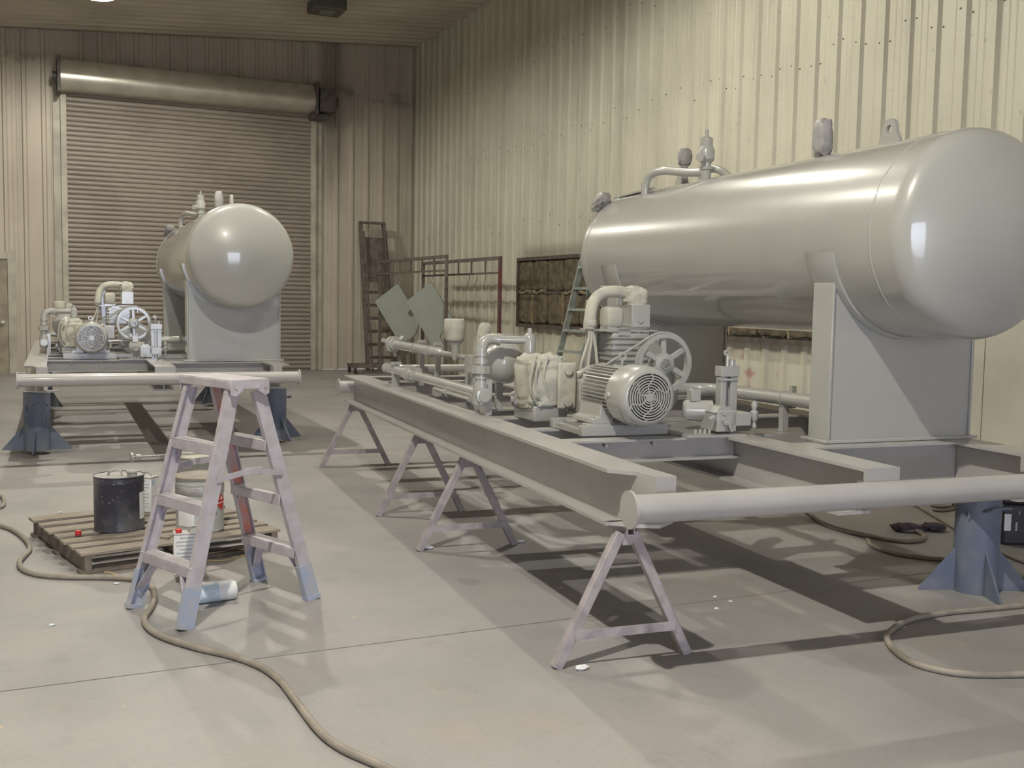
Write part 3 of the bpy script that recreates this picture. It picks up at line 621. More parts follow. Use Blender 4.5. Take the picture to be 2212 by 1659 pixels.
    MB().lathe([(0.036, 0), (0.046, 0.0), (0.046, 0.04), (0.0, 0.045)], (0.058, 4.95, 1.01), (0,1,0), 18).build('end_cap', P, hp_)
    MB().cyl((0.058, 4.88, 1.01), (0.9, 4.88, 1.01), 0.034, n=16).build('lateral_pipe', P, pw)
    MB().box(0.03, 0.09, 4.66, 4.70, ZT, 1.06).build('post', P, pw); MB().box(0.02, 0.10, 4.65, 4.71, 1.055, 1.08).build('post_cap', P, pw)
    MB().box(0.85, 0.89, 4.86, 4.90, 0.80, 1.0).build('post', P, pw)
    MB().cyl((0.2, 4.0, 0.905), (0.2, 3.115, 0.905), 0.017, n=10).cyl((0.2, 3.72, 0.905), (0.2, 3.64, 0.905), 0.03, n=10).build('drain_line', P, pw)

    up = thing('upper_pipe_line', 'grey upper pipe line with flanged end and clamps '+which, 'pipework', (0.25, 4.4, ZT), fr, 'upper pipe lines')
    ua = MB().cyl((0.25, 4.05, 1.19), (0.25, 5.5, 1.19), 0.040, n=18).build('pipe', P, up)
    MB().lathe([(0.024, 0), (0.026, 0.03), (0.040, 0.10)], (0.25, 3.95, 1.19), (0,1,0), 18).build('reducer', P, ua)
    MB().cyl((0.25, 3.25, 1.19), (0.25, 3.96, 1.19), 0.022, n=14).build('small_pipe', P, up)
    fl_ = MB().cyl((0.25, 5.5, 1.19), (0.25, 5.56, 1.19), 0.075, n=22).cyl((0.25, 5.42, 1.19), (0.25, 5.5, 1.19), 0.055, n=20).build('flanged_end', P, up)
    for a in (35, 160, 280): MB().cyl((0.25+0.06*math.cos(R(a)), 5.53, 1.19+0.06*math.sin(R(a))), (0.25+0.115*math.cos(R(a)), 5.53, 1.19+0.115*math.sin(R(a))), 0.018, n=8).build('lug', P, fl_)
    for yy in (4.28, 4.76):
        MB().box(0.285, 0.325, yy-0.02, yy+0.02, ZT, 1.24).build('post', P, up); MB().box(0.275, 0.335, yy-0.028, yy+0.028, 1.235, 1.26).build('post_cap', P, up)
        MB().lathe([(0.041, -0.012), (0.048, -0.012), (0.048, 0.012), (0.041, 0.012), (0.041, -0.012)], (0.25, yy, 1.19), (0,1,0), 22).build('clamp', P, up)
    MB().box(0.235, 0.265, 3.3, 3.34, ZT, 1.17).build('post', P, up)
    ws = thing('wrapped_strainer', 'cup shaped strainer wrapped in cream paper on the upper pipe '+which, 'strainer', (0.235, 3.58, 1.19), fr, 'paper wrapped strainers')
    MB().lathe([(0.022, -0.03), (0.03, 0.02), (0.032, 0.07), (0.06, 0.12), (0.07, 0.125)], (0.235, 3.58, 1.19), (0,0,1), 20).build('neck', P, ws)
    MB().lathe([(0.0, 0.078), (0.070, 0.076), (0.076, 0.068), (0.077, 0.03), (0.0785, 0.026), (0.0785, -0.02), (0.0765, -0.024), (0.077, -0.06), (0.066, -0.082), (0.0, -0.084)][::-1], (0.225, 3.58, 1.388), (0,0,1), 28).build('paper_cup', 'paper', ws, sharp=60)
    MB().blob((0.23, 3.58, 1.315), (0.066, 0.066, 0.03), 2.6, 0.12, 4, seed=33).build('taped_base', 'tape_dark', ws)
    wv = thing('wrapped_valve', 'leaning valve bound in masking paper '+which, 'valve', (0.31, 3.2, 1.19), fr, 'paper wrapped valves')
    MB().blob((0.325, 3.2, 1.375), (0.042, 0.045, 0.075), 2.8, 0.16, 2.6, seed=35, ez=(0.25, 0, 1), ex=(1, 0, -0.25)).build('paper_head', 'paper', wv)
    MB().blob((0.30, 3.2, 1.27), (0.035, 0.038, 0.075), 2.8, 0.14, 2.6, seed=37, ez=(0.15, 0, 1), ex=(1, 0, -0.15)).build('paper_stem', 'paper', wv)
    MB().cyl((0.29, 3.2, 1.10), (0.29, 3.2, 1.23), 0.022, n=12).cyl((0.29, 3.2, ZT), (0.29, 3.2, 1.12), 0.016, n=10).build('valve_stub', P, wv)

    # hydraulic valve unit beside the flywheel
    hu = thing('hydraulic_unit', 'grey hydraulic cylinder and valve block '+which, 'pump', (1.05, 1.35, ZT), fr, 'hydraulic units')
    MB().box(0.80, 1.17, 1.13, 1.75, ZT, ZT+0.012).build('base_plate', P, hu)
    for k in range(4): MB().cyl((0.90+0.03*k, 1.22-0.0*k, ZT+0.01), (0.90+0.03*k, 1.22, ZT+0.035), 0.008, n=6).build('bolt', P, hu)
    MB().lathe([(0.0, 0), (0.045, 0.003), (0.058, 0.015), (0.058, 0.17), (0.0, 0.17)], (0.915, 1.40, 0.998), (1, -0.45, 0), 28).build('cylinder', P, hu)
    MB().box(0.94, 1.0, 1.34, 1.40, 1.05, 1.118).build('junction_box', P, hu, bev=0.004)
    vb = MB().box(1.005, 1.13, 1.165, 1.35, 0.895, 1.013).build('valve_block', P, hu, bev=0.006)
    MB().box(1.10, 1.225, 1.165, 1.29, 0.925, 1.0).build('side_block', P, hu, bev=0.005)
    MB().prism([(1.0, 1.0), (1.12, 1.0), (1.09, 1.035), (1.03, 1.035)], (0, 1.18, 0), (1,0,0), (0,0,1), (0, 0.16, 0)).build('block_cover', P, hu)
    MB().cyl((1.055, 1.165, 0.96), (1.055, 1.14, 0.96), 0.026, n=18).bar((1.05, 1.145, 0.985), (1.035, 1.145, 1.0), 0.012, 0.012).bar((1.06, 1.14, 0.95), (1.085, 1.14, 0.90), 0.014, 0.014).build('pressure_cock', P, vb)
    MB().tube([(0.985, 1.17, 0.975), (0.965, 1.16, 0.972), (0.945, 1.155, 0.965)], 0.014, 8).build('drain_cock', P, vb)
    MB().box(1.13, 1.165, 1.34, 1.40, ZT+0.01, 1.24).box(1.195, 1.24, 1.34, 1.40, ZT+0.01, 1.24).box(1.165, 1.195, 1.375, 1.40, ZT+0.01, 1.24).box(1.125, 1.245, 1.33, 1.405, 1.19, 1.25).box(1.125, 1.245, 1.333, 1.37, 1.165, 1.18).build('upright_block', P, hu, bev=0.003)
    MB().cyl((1.18, 1.36, 1.25), (1.18, 1.36, 1.31), 0.008, n=8).ring((1.172, 1.355, 1.325), (0,1,0), 0.008, 0.018, 0.012, 14).cyl((1.215, 1.37, 1.25), (1.215, 1.37, 1.285), 0.02, n=12).build('stem_and_eye', P, hu)
    MB().lathe([(0.01, 0.90), (0.018, 0.915), (0.01, 0.94), (0.024, 0.96), (0.024, 1.0), (0.012, 1.01), (0.02, 1.04), (0.012, 1.06), (0.0, 1.065)], (1.265, 1.20, 0), (0,0,1), 12).cyl((1.22, 1.21, 0.97), (1.265, 1.20, 0.975), 0.012, n=8).build('needle_valve', P, hu)

    # discharge pipe running to the tank
    dp = thing('discharge_pipe', 'glossy grey discharge pipe running under the tank '+which, 'pipework', (1.42, 1.7, ZT), fr, 'discharge pipes')
    MB().tube([(1.57, 0.80, 1.062), (1.57, 1.3, 1.058), (1.57, 1.7, 1.052), (1.57, 2.0, 1.047), (1.56, 2.12, 1.045), (1.50, 2.20, 1.042), (1.38, 2.24, 1.04), (1.16, 2.24, 1.03)], 0.041, 18).build('pipe', P, dp, sharp=60)
    for yy in (1.35, 1.95): MB().box(1.55, 1.59, yy-0.02, yy+0.02, ZT-0.01, 1.02).build('post', P, dp); MB().lathe([(0.041, -0.01), (0.047, -0.01), (0.047, 0.01), (0.041, 0.01), (0.041, -0.01)], (1.57, yy, 1.055), (0,1,0), 20).build('clamp', P, dp)
    MB().box(1.61, 1.64, 1.33, 1.36, 1.0, 1.13).build('clamp_plate', P, dp)
    for x0 in (1.36,): MB().box(1.25, 1.68, 1.28, 1.42, ZT-0.03, ZT-0.012).build('pipe_shelf', P, dp); MB().box(1.25, 1.68, 1.90, 2.0, ZT-0.03, ZT-0.012).build('pipe_shelf', P, dp)
skid(F1, 'propped on steel sawhorses')
skid(F2, 'facing the roller door')

# ------------------------------------------------------------------ sawhorses under the near skid
FW = Frame((0, 0, 0), -G1)
def sawhorse(t0, t1, label):
    sh = thing('sawhorse', label, 'sawhorse', (2.10, (t0+t1)/2, 0), FW, 'steel sawhorses')
    M = 'sawhorse'; h = 0.617
    tb = MB()
    for a, b_ in ((0.019, 0.0135),): 
        tb.box(2.081, 2.119, t0-0.05, t1+0.05, h-0.005, h); tb.box(2.081, 2.119, t0-0.05, t1+0.05, h-0.038, h-0.033); tb.box(2.081, 2.086, t0-0.05, t1+0.05, h-0.033, h-0.005); tb.box(2.114, 2.119, t0-0.05, t1+0.05, h-0.033, h-0.005)
    tb.build('top_tube', M, sh)
    for tt in (t0, t1):
        for sgn in (-1, 1): MB().bar((2.10+sgn*0.030, tt, h-0.03), (2.10+sgn*0.325, tt, 0.0), 0.045, 0.045, (0,1,0)).build('leg', M, sh, bev=0.004)
        MB().bar((2.10-0.25, tt-0.026, 0.145), (2.10+0.25, tt-0.026, 0.145), 0.006, 0.042).build('cross_brace', M, sh)
        MB().box(2.075, 2.125, tt-0.02, tt+0.02, h-0.085, h-0.038).build('gusset', M, sh)
sawhorse(4.12, 6.37, 'grey A-leg steel sawhorse under the trimmed front end of the near skid')
sawhorse(7.50, 9.83, 'grey A-leg steel sawhorse under the far end of the near skid')

# ------------------------------------------------------------------ blue pipe stands
def stand(fr, s, tt, top, label, ang=20, r=0.125):
    st_ = thing('pipe_stand', label, 'stand', (s, tt, 0), fr, 'blue pipe stands'); M = 'stand_blue'
    MB().lathe([(r-0.012, 0.0), (r, 0.0), (r, top), (r-0.012, top), (r-0.012, 0.0)], (s, tt, 0), (0,0,1), 36).build('column', M, st_)
    for k in range(4):
        a = R(ang+90*k); d = Vector((math.cos(a), math.sin(a), 0)); u = Vector((-d.y, d.x, 0))
        MB().prism([(r-0.004, 0), (r+0.20, 0), (r+0.20, 0.012), (r-0.004, 0.25)], Vector((s, tt, 0))-u*0.006, d, (0,0,1), u*0.012).build('fin', M, st_)
    for k in range(2):
        a = R(ang+200+180*k); d = Vector((math.cos(a), math.sin(a), 0)); u = Vector((-d.y, d.x, 0)); c_ = Vector((s, tt, top*0.78))
        MB().tube([c_+d*(r-0.005)-u*0.07, c_+d*(r+0.05)-u*0.06+Vector((0,0,0.02)), c_+d*(r+0.07)+Vector((0,0,0.03)), c_+d*(r+0.05)+u*0.06+Vector((0,0,0.02)), c_+d*(r-0.005)+u*0.07], 0.008, 8, 3).build('handle', M, st_)
    MB().obox((s, tt, top*0.74), (0.012, 2*r+0.035, 0.045), (0,1,0) if False else (math.cos(R(ang+45)), math.sin(R(ang+45)), 0)).build('lift_plate', M, st_)
stand(F1, 2.46, 0.72, 0.615, 'blue gusseted pipe stand under the near skid by the black box', 70, 0.122)
stand(F1, 2.30, 5.2, 0.62, 'blue gusseted pipe stand under the far end of the near skid', 40)
stand(F2, -0.0, 0.75, 0.58, 'blue gusseted pipe stand with rod handles under the far skid beside the personnel door', 83)
stand(F2, 2.40, 0.95, 0.58, 'blue gusseted pipe stand under the tank side of the far skid', 110, 0.115)
stand(F2, 0.0, 5.2, 0.58, 'blue gusseted pipe stand at the roller door end of the far skid behind the motor', 50)
stand(F2, 2.30, 5.2, 0.58, 'blue gusseted pipe stand at the roller door end of the far skid behind the tank', 50)

# ------------------------------------------------------------------ twin step ladder in the foreground
LC = Vector((0.945, 5.49, 0)); ua = Vector((0.2, -0.49, 0)).normalized(); va = Vector((0.67, 0.36, 0)); va = (va-ua*va.dot(ua)).normalized()
FL_ = Frame(LC, math.atan2(va.y, va.x))            # local x = spread, local y = +90deg from it
lad = thing('step_ladder', 'lavender-grey overspray-coated twin step ladder beside the pallet', 'ladder', (0, 0, 0), FL_)
LH = 1.19
for sx in (-1, 1):
    topx, botx = sx*0.075, sx*0.375
    for sy in (-1, 1):
        ty, by = sy*0.205, sy*0.262
        p0, p1 = Vector((botx, by, 0.0)), Vector((topx, ty, LH-0.06)); d = (p1-p0).normalized(); nx = Vector((0,1,0)); side = d.cross(nx).normalized()
        f = p0+d*0.20
        # channel rail: web outside, two flanges inwards
        rl = MB().bar(p0+d*0.19, p1, 0.006, 0.070, side).bar(p0+d*0.19+side*0.033-nx*sy*0.014, p1+side*0.033-nx*sy*0.014, 0.028, 0.005, side).bar(p0+d*0.19-side*0.033-nx*sy*0.014, p1-side*0.033-nx*sy*0.014, 0.028, 0.005, side)
        rail = rl.build('rail', 'ladder', lad)
        MB().bar(p0+d*0.012, p0+d*0.20, 0.010, 0.078, side).bar(p0+d*0.012+side*0.037-nx*sy*0.018, p0+d*0.20+side*0.037-nx*sy*0.018, 0.036, 0.006, side).bar(p0+d*0.012-side*0.037-nx*sy*0.018, p0+d*0.20-side*0.037-nx*sy*0.018, 0.036, 0.006, side).bar(p0-nx*sy*0.012, p0+d*0.022-nx*sy*0.012, 0.05, 0.084, side).build('shoe', 'ladder_foot', rail)
        if sx > 0 and sy > 0:
            MB().bar(p0+d*0.25-nx*sy*0.008, p1-nx*sy*0.008, 0.004, 0.055, side).build('rail_liner', 'ladder_red', rail)
        # corner brace below the lowest step
        q0 = p0+d*0.10-nx*sy*0.02; q1 = Vector((botx+(topx-botx)*0.235, by*0.45, 0.275))
        MB().bar(q0, q1, 0.005, 0.05, (sx, 0, 0)).bar(q0+Vector((0,0,0.02)), q1+Vector((sx*0.02, 0, 0)), 0.012, 0.006, (sx, 0, 0)).build('corner_brace', 'ladder', lad)
    for h in (0.29, 0.58, 0.87):
        k = h/(LH-0.06); xx = botx+(topx-botx)*k; hw = 0.262+(0.205-0.262)*k-0.004
        MB().box(xx-0.040, xx+0.040, -hw, hw, h-0.006, h).box(xx-0.040, xx-0.034, -hw, hw, h-0.055, h-0.006).box(xx+0.034, xx+0.040, -hw, hw, h-0.055, h-0.006).build('step', 'ladder', lad, bev=0.003)
        if h > 0.4:
            for sy in (-1, 1): MB().bar((xx, sy*hw, h-0.10), (xx, sy*(hw-0.07), h-0.012), 0.012, 0.004).build('step_brace', 'ladder', lad)
cap = MB().box(-0.112, 0.112, -0.238, 0.238, LH-0.018, LH)
for sy in (-1, 1):
    cap.prism([(-0.112, LH), (0.112, LH), (0.112, LH-0.075), (0.085, LH-0.085), (0.03, LH-0.05), (-0.03, LH-0.05), (-0.085, LH-0.085), (-0.112, LH-0.075)], (0, sy*0.238-0.006, 0), (1,0,0), (0,0,1), (0,0.012,0))
for sx in (-1, 1): cap.box(sx*0.112-0.005, sx*0.112+0.005, -0.238, 0.238, LH-0.045, LH-0.005)
cp = cap.build('top_cap', 'ladder', lad, bev=0.003)
for sy in (-1, 1):
    for xx in (-0.085, -0.04, 0.04, 0.085): MB().cyl((xx, sy*0.244, LH-0.04), (xx, sy*0.249, LH-0.04), 0.007, n=8).build('rivet', 'ladder', cp)
for sy in (-1, 1):
    k = 0.62; xx = 0.375+(0.075-0.375)*k; yy = sy*(0.262+(0.205-0.262)*k+0.008)
    z_ = (LH-0.06)*k
    sp_ = MB().bar((-xx, yy, z_), (0.0, yy, z_+0.028), 0.004, 0.03).bar((0.0, yy+sy*0.004, z_+0.028), (xx, yy+sy*0.004, z_), 0.004, 0.03).build('spreader', 'ladder', lad)
    MB().obox((0.02, yy+sy*0.004, z_+0.024), (0.10, 0.012, 0.038)).build('hinge', 'ladder', sp_, bev=0.003)

# ------------------------------------------------------------------ pallet with pails
PA = R(12.0)
FP = Frame((0.292, 6.335, 0), PA)
pal = thing('pallet', 'weathered wooden pallet holding paint pails', 'pallet', (0.61, 0.60, 0), FP)
for xx in (0.02, 0.59, 1.16): MB().box(xx, xx+0.04, 0.0, 1.22, 0.018, 0.107).build('stringer', 'wood_dark', pal, bev=0.003)
for k, (y0, w) in enumerate(((0.0, 0.135), (0.19, 0.09), (0.345, 0.10), (0.52, 0.09), (0.68, 0.14), (0.90, 0.085), (1.08, 0.14))):
    j = random.uniform(-0.012, 0.012)
    MB().box(0.0+j, 1.22+j, y0, y0+w, 0.107, 0.125).build('deck_board', 'wood', pal, bev=0.003)
for y0 in (0.0, 0.56, 1.12): MB().box(0.0, 1.22, y0, y0+0.10, 0.0, 0.018).build('bottom_board', 'wood_dark', pal, bev=0.003)
MB().obox((0.50, 0.17, 0.132), (0.16, 0.03, 0.012), (0.5, -0.85, 0)).build('splinter', 'wood', pal)
def pail(c, r, h, body, top, name, label, lidded=True):
    t_ = thing(name, label, 'pail', (c[0], c[1], c[2])); o = Vector(c)
    MB().lathe([(0.0, 0.004), (r*0.97, 0.0), (r, 0.006), (r*0.985, 0.014), (r*0.985, h*0.86), (r*1.0, h*0.875), (r*0.99, h*0.89), (r*0.99, h-0.012), (r*1.012, h-0.008), (r*1.012, h), (r*0.985, h), (r*0.98, h-0.012), (0.0, h-0.012)], o, (0,0,1), 48).build('body', body, t_)
    MB().lathe([(0.0, h-0.010), (r*0.97, h-0.010), (r*0.975, h-0.004), (r*0.9, h-0.006), (0, h-0.006)], o, (0,0,1), 40).build('lid', top, t_)
    return t_, o
c_ = at_z(258, 1141, 0.125)
bp, o = pail((c_.x, c_.y, 0.125), 0.152, 0.345, 'pail_black', 'pail_top', 'black_pail', 'black steel pail with spout and white paint spatters on the pallet')
MB().lathe([(0.030, 0.335), (0.03, 0.36), (0.036, 0.362), (0.036, 0.372), (0.0, 0.374)], o+Vector((0.075, -0.05, 0)), (0,0,1), 20).build('spout_cap', 'pail_top', bp)
MB().tube([o+Vector((-0.06, 0.02, 0.338)), o+Vector((-0.055, 0.0, 0.362)), o+Vector((0.0, -0.02, 0.372)), o+Vector((0.02, -0.03, 0.34))], 0.006, 8).build('handle', 'pail_top', bp)
dv = Vector((rgt.x, rgt.y, 0)).normalized(); fv = Vector((fwd.x, fwd.y, 0)).normalized()
mb = MB()
a0 = math.degrees(math.atan2(*( (dv*0.985-fv*0.17).yx)))
pts = []
for k in range(5):
    a = R(a0-8+6*k); pts.append((math.cos(a), math.sin(a)))
vs = [o+Vector((x_*0.1525, y_*0.1525, z_)) for z_ in (0.07, 0.24) for x_, y_ in pts]; vs += [o+Vector((x_*0.149, y_*0.149, z_)) for z_ in (0.07, 0.24) for x_, y_ in pts]
fs = [(k, k+1, 6+k, 5+k) for k in range(4)]
mb.add(vs[:10], fs).build('label_sticker', 'white', bp)
g1 = at_z(432, 1143, 0.125); g2 = at_z(426, 1085, 0.125)
gp, o = pail((g1.x, g1.y, 0.125), 0.148, 0.345, 'pail_grey', 'tin', 'grey_pail', 'grey paint pail with red hazard diamond on the pallet')
MB().lathe([(0.140, 0.335), (0.157, 0.337), (0.159, 0.348), (0.150, 0.353), (0.14, 0.346)], o, (0,0,1), 40).build('lid_ring', 'rubber', gp)
MB().lathe([(0.1475, 0.235), (0.1500, 0.24), (0.1500, 0.285), (0.1475, 0.29)], o, (0,0,1), 40).build('band', 'tin', gp)
def wrap_patch(o, r, a_c, z_c, poly, name, mat, parent, n=1):
    """flat print wrapped round a pail: poly in (arc metres, height)"""
    cx_ = sum(p[0] for p in poly)/len(poly); cz_ = sum(p[1] for p in poly)/len(poly)
    vs = []; fs = []; m_ = len(poly)
    for s_ in (0.0, 0.34, 0.67, 1.0):
        for a2, b2 in poly:
            a2 = cx_+(a2-cx_)*s_; b2 = cz_+(b2-cz_)*s_; th = a_c+a2/r
            vs.append(o+Vector((math.cos(th)*r, math.sin(th)*r, z_c+b2)))
    for i in range(3):
        for k in range(m_): fs.append((i*m_+k, i*m_+(k+1) % m_, (i+1)*m_+(k+1) % m_, (i+1)*m_+k))
    return MB().add(vs, fs).build(name, mat, parent)
tocam = math.atan2(-o.y, -o.x)
dia = [(0.0, 0.055), (-0.0275, 0.0275), (-0.055, 0), (-0.0275, -0.0275), (0, -0.055), (0.0275, -0.0275), (0.055, 0), (0.0275, 0.0275)]
hz = wrap_patch(o, 0.1495, tocam+1.05, 0.185, dia, 'hazard_diamond', 'red', gp)
wrap_patch(o, 0.1500, tocam+1.05, 0.182, [(-0.04, 0.004), (0.04, 0.004), (0.04, -0.006), (-0.04, -0.006)], 'print_band', 'white', hz)
wrap_patch(o, 0.1500, tocam+1.05, 0.212, [(-0.008, -0.012), (0.008, -0.012), (0.012, 0.0), (0.005, 0.004), (0.002, 0.016), (-0.006, 0.006), (-0.012, 0.0)], 'flame_mark', 'white', hz)
lb = wrap_patch(o, 0.1495, tocam-0.62, 0.13, [(-0.06, 0.085), (-0.06, -0.085), (-0.02, -0.085), (0.02, -0.085), (0.06, -0.085), (0.06, 0.085), (0.02, 0.085), (-0.02, 0.085)], 'paper_label', 'white', gp)
for k in range(4): wrap_patch(o, 0.1500, tocam-0.52, 0.195-0.016*k, [(-0.03, 0.003), (0.03, 0.003), (0.03, -0.003), (-0.03, -0.003)], 'print_line', 'print_grey', lb)
gp2, o = pail((g2.x, g2.y, 0.125), 0.148, 0.345, 'tin', 'pail_top', 'metal_pail', 'bare metal open pail behind the grey pail on the pallet')
MB().lathe([(0.147, 0.33), (0.156, 0.334), (0.156, 0.344), (0.148, 0.348)], o, (0,0,1), 40).build('lid_ring', 'paper', gp2)
# mixing rod lying across the metal pail
e0, e1 = at_z(283, 988, 0.485), Vector((g2.x+0.08, g2.y-0.02, 0.485))
mr = thing('mixing_paddle', 'thin metal mixing rod with disc end lying across the open metal pail', 'tool', tuple(e1))
MB().cyl(e0, e1, 0.007, n=10).build('rod', 'tin', mr)
d = (e1-e0).normalized()
MB().cyl(e0-d*0.004, e0+d*0.012, 0.032, n=20).cyl(e0+d*0.03, e0+d*0.065, 0.018, n=14).build('disc', 'tin', mr)

def solvent_can(c, rz, label, redcap, group):
    fr = Frame(c, rz); t_ = thing('solvent_can', label, 'can', (0, 0, 0), fr, group)
    a, b_, h = 0.085, 0.052, 0.235
    MB().box(-a, a, -b_, b_, 0, h).build('body', 'white', t_, bev=0.006)
    MB().box(-a-0.001, a+0.001, -b_-0.001, b_+0.001, h-0.004, h+0.004).box(-a-0.001, a+0.001, -b_-0.001, b_+0.001, 0, 0.006).build('rim', 'tin', t_, bev=0.002)
    MB().cyl((-0.055, 0, h), (-0.055, 0, h+0.022), 0.018, n=18).build('screw_cap', 'red' if redcap else 'tin', t_)
    MB().tube([(0.0, 0, h), (0.012, 0, h+0.03), (0.045, 0, h+0.03), (0.065, 0, h)], 0.005, 8).build('wire_handle', 'tin', t_)
    for k in range(9):
        z_ = h*0.92-0.022*k; w_ = 0.07 if k % 3 else 0.05
        MB().box(-w_, w_, -b_-0.0012, -b_+0.001, z_-0.006, z_+0.002).build('print_block', 'print_grey', t_)
    MB().box(a-0.001, a+0.0012, -0.04, 0.0, h*0.78, h*0.95).build('print_block', 'print_blue', t_)
    MB().box(a-0.001, a+0.0012, -0.035, 0.03, h*0.35, h*0.36).box(a-0.001, a+0.0012, -0.035, 0.03, h*0.45, h*0.46).build('print_block', 'print_grey', t_)
    return t_
p_ = at_z(408, 1236); solvent_can((p_.x, p_.y, 0), R(-5), 'white rectangular solvent can with red cap standing on the floor', True, 'solvent cans')
p_ = at_z(310, 1103, 0.125); solvent_can((p_.x, p_.y, 0.125), R(-35), 'white rectangular solvent can behind the black pail', False, 'solvent cans')
# white can lying on the floor
a_, b2 = at_z(440, 1302), at_z(505, 1293); d = (b2-a_).normalized(); r_ = 0.052
cn = thing('white_can', 'white paint can lying on its side under the ladder', 'can', tuple(a_))
o = Vector((a_.x, a_.y, r_))-d*0.06
MB().lathe([(0, 0), (r_*0.9, 0.0), (r_, 0.006), (r_, 0.214), (r_*0.86, 0.226), (r_*0.8, 0.22), (0, 0.219)], o, d, 32).build('body', 'white', cn)
MB().lathe([(r_+0.0006, 0.03), (r_+0.0006, 0.13)], o, d, 32).build('label_band', 'print_blue', cn)
MB().lathe([(r_+0.0009, 0.05), (r_+0.0009, 0.11)], o, d, 8, (200, 300)).build('label_print', 'white', cn)
def cap_obj(u, v, z, label):
    p = at_z(u, v, z); t_ = thing('screw_cap', label, 'cap', (p.x, p.y, z), group='red caps')
    MB().cyl((p.x, p.y, z), (p.x, p.y, z+0.022), 0.019, n=18).build('skirt', 'red', t_)
    MB().cyl((p.x, p.y, z+0.022), (p.x, p.y, z+0.026), 0.015, n=18).build('cap_top', 'red', t_)
cap_obj(169, 1155, 0.125, 'small red screw cap lying on the pallet boards'); cap_obj(577, 1186, 0.0, 'small red screw cap on the floor behind the ladder')
def floor_line(name, pts, r, mat, label, cat, z=None, group=None, n=10):
    P = [at_z(u, v, 0) for u, v in pts]
    for p in P: p.z = r if z is None else z
    mb = MB().tube(P, r, n, 8); return flat(name, mb, mat, label, cat, tuple(P[0]-Vector((0, 0, r))), group=group, sharp=80)
floor_line('packing_strap', [(192, 1238), (212, 1237), (234, 1237), (250, 1243), (258, 1247)], 0.0035, 'yellow', 'short curved yellow strap scrap by the pallet corner', 'strap', group='strap scraps')
floor_line('packing_strap', [(447, 1211), (480, 1212), (505, 1207), (530, 1200)], 0.0035, 'yellow', 'long yellow strap scrap on the floor behind the red-capped can', 'strap', group='strap scraps')
floor_line('packing_strap', [(450, 1198), (463, 1199), (475, 1203)], 0.0035, 'yellow', 'tiny yellow strap scrap beside the red-capped can', 'strap', group='strap scraps')
for u, v, s_, lb_ in ((1257, 1446, 0.028, 'crumpled white paper scrap beside the front sawhorse foot'), (252, 1262, 0.014, 'bent white scrap beside the hose near the pallet'), (1545, 1290, 0.012, 'white crumb under the near skid'), (1578, 1300, 0.011, 'white crumb under the near skid'), (1548, 1316, 0.012, 'white crumb under the near skid'), (112, 1352, 0.014, 'pale chip on the open floor in front of the pallet'), (130, 1108, 0.014, 'white chip on the pallet rear board'), (925, 1186, 0.03, 'peeling paper at the foot of a sawhorse leg'), (1125, 1172, 0.025, 'peeling paper at the right foot of a sawhorse')):
    z_ = 0.0
    p = at_z(u, v, z_); g_ = 'white crumbs under the near skid' if 'crumb under' in lb_ else None
    flat('paper_scrap', MB().blob((p.x, p.y, s_*0.35), (s_, s_*0.7, s_*0.33), 2.4, 0.5, 2.2, 12, 8, seed=int(u)), 'white', lb_, 'scrap', (p.x, p.y, 0), group=g_, sharp=20)

# ------------------------------------------------------------------ hoses
floor_line('air_hose', [(-60, 1132), (0, 1140), (34, 1153), (58, 1174), (64, 1192), (52, 1207), (42, 1221), (52, 1237), (90, 1248), (150, 1252), (220, 1253), (290, 1257), (326, 1272), (334, 1295), (327, 1318), (312, 1342), (320, 1362), (350, 1382), (420, 1405), (500, 1424), (560, 1446), (605, 1478), (645, 1530), (690, 1588), (740, 1626), (815, 1660), (900, 1700)], 0.0155, 'rubber', 'long beige air hose snaking past the ladder feet', 'hose')
floor_line('air_hose', [(-40, 1098), (0, 1100), (9, 1088), (0, 1074), (-40, 1070)], 0.014, 'rubber', 'end loop of beige hose left of the pallet', 'hose')
floor_line('air_hose', [(2330, 1298), (2212, 1313), (2120, 1322), (2040, 1330), (1965, 1345), (1925, 1368), (1916, 1385), (1930, 1410), (1975, 1440), (2050, 1459), (2130, 1465), (2212, 1463), (2330, 1455)], 0.0155, 'rubber', 'wide loop of beige hose in front of the blue stand', 'hose')
floor_line('air_hose', [(1700, 1075), (1740, 1108), (1780, 1136), (1830, 1152), (1885, 1163), (1940, 1173), (1985, 1172), (1995, 1162), (1980, 1152), (1950, 1150)], 0.0155, 'rubber', 'beige hose under the near skid ending at the dark rags', 'hose')
floor_line('air_hose', [(1874, 1170), (1882, 1182), (1905, 1192), (1950, 1203), (2010, 1211), (2070, 1216), (2160, 1240), (2260, 1262)], 0.014, 'rubber', 'beige hose branch passing behind the blue stand', 'hose')
floor_line('air_hose', [(1940, 1075), (1985, 1098), (2030, 1125), (2075, 1152), (2130, 1180), (2180, 1205), (2230, 1225)], 0.013, 'rubber', 'straight beige hose running diagonally to the black box', 'hose')
floor_line('air_hose', [(2016, 1104), (2030, 1106), (2050, 1104), (2072, 1096), (2050, 1086), (2022, 1086), (2014, 1095), (2045, 1098), (2075, 1091)], 0.012, 'rubber', 'coiled grey cable under the near skid behind the blue stand', 'cable')
